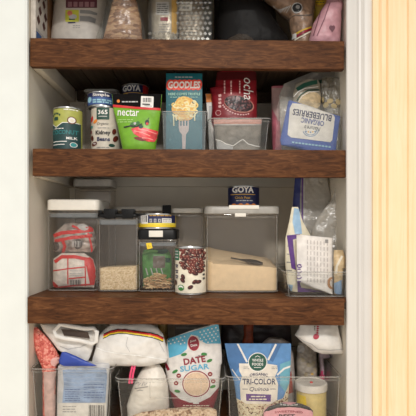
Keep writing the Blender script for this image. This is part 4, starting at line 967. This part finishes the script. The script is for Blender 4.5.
# right bin
qb = M('quinoa_blue', (92, 140, 190), .42, bump=.5, bs=26); seeds = GRAIN('quinoa_seeds', [(.0, (60, 44, 40)), (.12, (150, 92, 66)), (.22, (214, 196, 160)), (.9, (238, 224, 192))], 330, .8)
def d(m, S):
    decal(m, S, [(236, 398), (246, 402), (270, 403), (283, 398), (289, 383), (290, 400), (290, 440), (234, 440)], seeds, 0)
    dk = M('quinoa_deep', (70, 112, 160)); decal(m, S, [(225, 343), (237, 343), (248, 363), (240, 366), (233, 376), (228, 360)], dk, 0); decal(m, S, [(272, 343), (282, 343), (273, 362), (268, 359)], dk, 0)
    tq = M('quinoa_teal', (108, 168, 186)); decal(m, S, [(280, 364), (291, 360), (289, 383), (285, 392), (280, 385)], tq, 0)
    wl = M('quinoa_ray', (226, 222, 216)); 
    for q, w in ((((237.5, 343.4), (247, 362)), 1.8), (((276, 344), (268, 360)), 2.0), (((291, 366), (284, 368.5), (277, 375)), 1.8), (((232, 369), (240, 380)), .9)): stroke(m, S, q, w, wl, 1)
    decal(m, S, [(239, 363.4), (249, 363.4), (252, 369), (263, 369), (266, 363.4), (277, 365.2), (277.6, 371), (275, 376), (278, 384), (277, 400), (271, 403.6), (246, 403.6), (241, 400), (240, 384), (242, 376), (239.4, 371)], M('quinoa_panel', (228, 218, 204)), 1)
    ell(m, S, 257.6, 362, 9.6, 9.6, white, 2, n=24); ell(m, S, 257.6, 362, 8.8, 8.8, M('emblem_green', (30, 84, 66), .45), 3, n=24)
    text(m, S, 'WHOLE', 257.6, 360, 11, 2.9, white, 5); text(m, S, 'FOODS', 257.6, 364, 11, 2.9, white, 5); rect(m, S, 254, 367, 261, 367.6, white, 4); stroke(m, S, [(255, 357), (257.5, 355.6), (260, 357)], .6, white, 4)
    text(m, S, 'ORGANIC', 258.6, 374, 18, 2.8, navy, 3, arc=1.2); text(m, S, 'TRI-COLOR', 259, 381.4, 33, 6, navy, 3, bold=.02); text(m, S, 'Quinoa', 259, 389.2, 19, 4.6, navy, 3, shear=.25, bold=0)
    for x in (243.5, 271.5): lines(m, S, x, 366.6, x+5.5, 2, 1.6, grey, 2, .6, int(x)); 
    for x in (242.5, 270): rect(m, S, x, 388.6, x+5.5, 389.2, navy, 2)
    decal(m, S, [(246, 393.6), (271, 394.4), (270.6, 401.4), (246.4, 400.6)], purple, 3); lines(m, S, 251, 395.6, 266, 1, 2, cream, 5, 1.2, 2); lines(m, S, 249, 398.4, 268, 1, 2, cream, 5, 1.2, 3)
y = .068; b = b4(y)
bag_thing('stand_up_pouch', 'blue stand-up pouch of tri-color quinoa in the right bin', 'pouch', Bag([(343.4, 224.8, 291), (361, 228, 291), (382, 234, 289.5), (400, 236.5, 288), (b, 240, 286)], y, .020, 'pouch', .0018, 16, 71).fit(B3), qb, d, nu=32)
def d(m, S):
    decal(m, S, [(264.6, 411), (268, 407.4), (277, 404.6), (289, 403.4), (301, 404.4), (309, 407), (312.6, 410.6), (309, 410), (300, 407.6), (289, 406.8), (277, 407.8), (269, 410.8)], black, 1)
    lines(m, S, 280, 404.6, 298, 1, 2, lgrey, 2, .7, 3); text(m, S, 'SWEETENED', 288.6, 411.2, 28, 2.0, maroon, 2, arc=1.0, bold=.01); text(m, S, 'BEST', 287, 416, 16, 4, black, 2, bold=.02)
    stroke(m, S, [(264.5, 412), (268, 408.4), (277, 405.4), (289, 404.2), (301, 405.2), (309, 407.8), (313, 412)], .9, dgrey, 1)
y = .030; b = b4(y)
bag_thing('food_packet', 'pink packet with black arched top at the front of the right bin', 'packet', Bag([(403, 282, 296), (404.4, 274, 303), (407, 267, 309.5), (411, 263.6, 313), (b, 263, 313.5)], y, .010, 'slab', .0012, 20, 72), M('packet_pink', (222, 160, 166), .45, var=.06, bump=.2), d)
# yellow jar
def jar():
    y = .095; cx = pxx(311, y); R = 15.2/sc(y); zt = pyz(393.6, y-R); t = thing('food_jar', 'pale yellow jar with white lid and red dot in the right bin', 'jar', (cx, y, zf4+.0006))
    m = MB(); z0 = zf4+.0006; m.lathe(cx, y, [(R*.9, z0), (R*.97, z0+.003), (R*.98, z0+.01), (R*.98, zt-.006), (R*.92, zt-.001), (R*.92, zt)], M('jar_yellow', (208, 186, 122), .35, var=.05), 48)
    def S(px, py):
        a = max(-.98, min(.98, (px-311)/14.8)); return Vector((cx+R*.98*a, y-R*.98*math.sqrt(1-a*a), pyz(py, y-R)))
    decal(m, S, [(296.6, 397), (303, 397), (304, 404), (303.4, 422), (296.6, 422)], yellow, 1); m.build('body', parent=t)
    m = MB(); zl = pyz(386.5, y-R); lw_ = M('jar_lid', (222, 214, 204), .4)
    m.lathe(cx, y, [(R*1.0, zt-.001), (R*1.05, zt), (R*1.06, zl-.004), (R*1.02, zl-.001), (R*.97, zl), (R*.95, zl-.002), (R*.3, zl-.002)], lw_, 48); lo = m.build('lid', parent=t)
    m = MB(); m.lathe(cx, y-.004, [(.0038, zl-.0022), (.0042, zl-.0008), (.003, zl+.001), (.001, zl+.0015)], M('dot_red', (220, 40, 44), .4), 14); m.build('red_dot', parent=lo)
jar()
# tucked behind the right bin's front
dk = M('dark_film', (52, 42, 44), .35, var=.3, ns=40, bump=.6, bs=40)
y = .245; b = b4(y)
bag_thing('snack_bag', 'dark brown bag at the back behind the blue quinoa pouch', 'bag', Bag([(318, 222, 290), (345, 220, 292), (380, 236, 292), (b, 240, 290)], y, .024, 'slab', .006, 26, 73).fit(B3), dk)
y = .195; b = b4(y)
bag_thing('snack_bag', 'rust orange bag behind the blue quinoa pouch', 'bag', Bag([(320, 243, 254), (335, 244, 253), (346, 241, 254), (380, 242, 256), (b, 244, 256)], y, .014, 'slab', .004, 34, 74).fit(B3), M('rust_film', (140, 62, 34), .4, var=.2, bump=.5), nu=14)
y = .165; b = b4(y)
def d(m, S):
    decal(m, S, [(282, 374), (291, 371), (293, 392), (284, 396)], M('brick_print', (170, 70, 56)), 1); stroke(m, S, [(283, 346), (287, 356), (286, 368)], 1.0, M('film_line', (120, 100, 90)), 1)
bag_thing('snack_bag', 'pale grey bag with brick red patch between quinoa pouch and yellow jar', 'bag', Bag([(338, 268, 282), (343, 262, 290), (352, 280, 293), (375, 282, 295), (b, 282, 294)], y, .016, 'slab', .004, 30, 75).fit(B3), M('pale_grey_film', (178, 168, 162), .4, var=.12, bump=.5), d, nu=18)
y = .178; b = b4(y)
def d(m, S):
    for k in range(5): ell(m, S, 302+(k*7) % 17, 360+(k*5) % 16, 3, 2.2, M('film_tan', (170, 156, 130), .5), 0, 30*k)
    ell(m, S, 301, 349, 3.6, 4.4, lgrey, 1); ell(m, S, 312, 374, 1.6, 1.4, gold, 1)
bag_thing('plastic_bag', 'crinkled see-through greyish bag behind the yellow jar', 'bag', Bag([(342, 299, 306), (350, 297, 316), (362, 296, 317), (378, 297, 317), (b, 298, 317)], y, .020, 'sack', .007, 44, 76).fit(B3), M('grey_film', (160, 150, 138), .28, var=.14, ns=50, bump=.9, bs=60), d)
y = .163; b = b4(y)
def d(m, S):
    decal(m, S, [(320, 371), (329, 370), (332, 372), (331, 380), (319, 381)], M('hot_pink', (196, 60, 104)), 1)
    stroke(m, S, [(328, 352), (334, 362), (340, 370), (339.4, 374), (332, 374.6)], 1.0, dgrey, 2)
bag_thing('plastic_bag', 'mauve grey bag with hot pink patch in the right bin', 'bag', Bag([(346, 321, 328), (355, 319, 335), (366, 320, 340), (380, 320, 338), (b, 321, 334)], y, .010, 'sack', .004, 34, 77).fit(B3), M('mauve_film', (160, 142, 150), .4, var=.1, bump=.5), d)
def d(m, S):
    mr = M('carmine', (176, 40, 66), .45); ell(m, S, 316, 336.6, 3, 2.6, mr, 1, -20); [ell(m, S, 317.8-.1*k, 324.6+k*2.1, 1.2, .8, mr, 2, 10) for k in range(5)]; [rect(m, S, 314, 324.4+k*1.7, 315.2, 325.4+k*1.7, dgrey, 2) for k in range(4)]
    stroke(m, S, [(297, 336), (304, 341), (312, 344), (318, 349), (330, 350), (343, 349)], .7, lgrey, 1)
y = .065
bag_thing('carrier_bag', 'small white bag with carmine lettering hanging over the right bin', 'bag', Bag([(321, 301, 337), (328, 299, 338), (335, 294.8, 339.6), (341, 301, 341.5), (347, 309, 343), (351, 314, 344.6), (354, 322, 344)], y, .026, 'pillow', .004, 20, 78, power=.5), bag_white, d, nu=30)

# ================================================================== light and camera
w = bpy.data.worlds.new('room_air'); SC.world = w; w.use_nodes = True
bg = w.node_tree.nodes['Background']; bg.inputs['Color'].default_value = (1.0, .975, .94, 1); bg.inputs['Strength'].default_value = .75
def area(name, loc, rot, sx, sy, power, col):
    l = bpy.data.lights.new(name, 'AREA'); l.shape = 'RECTANGLE'; l.size = sx; l.size_y = sy; l.energy = power; l.color = col
    o = bpy.data.objects.new(name, l); COL.objects.link(o); o.location = loc; o.rotation_euler = rot; return o
area('ceiling_lamp', (.15, -2.45, 1.34), (0, 0, 0), .5, .5, 75, (1, .965, .915))
cam = bpy.data.cameras.new('camera'); co = bpy.data.objects.new('camera', cam); COL.objects.link(co)
co.location = (0, -CY, 0); co.rotation_euler = (PI/2, 0, 0); cam.sensor_width = 36; cam.lens = F/416*36
cam.shift_y = (HY-208)/416; cam.clip_start = .05; SC.camera = co
SC.view_settings.view_transform = 'Standard'; SC.view_settings.look = 'None'; SC.view_settings.gamma = 1; SC.view_settings.exposure = 0.13
SC.view_settings.use_curve_mapping = False
SC.cycles.transparent_max_bounces = 40; SC.cycles.max_bounces = 8
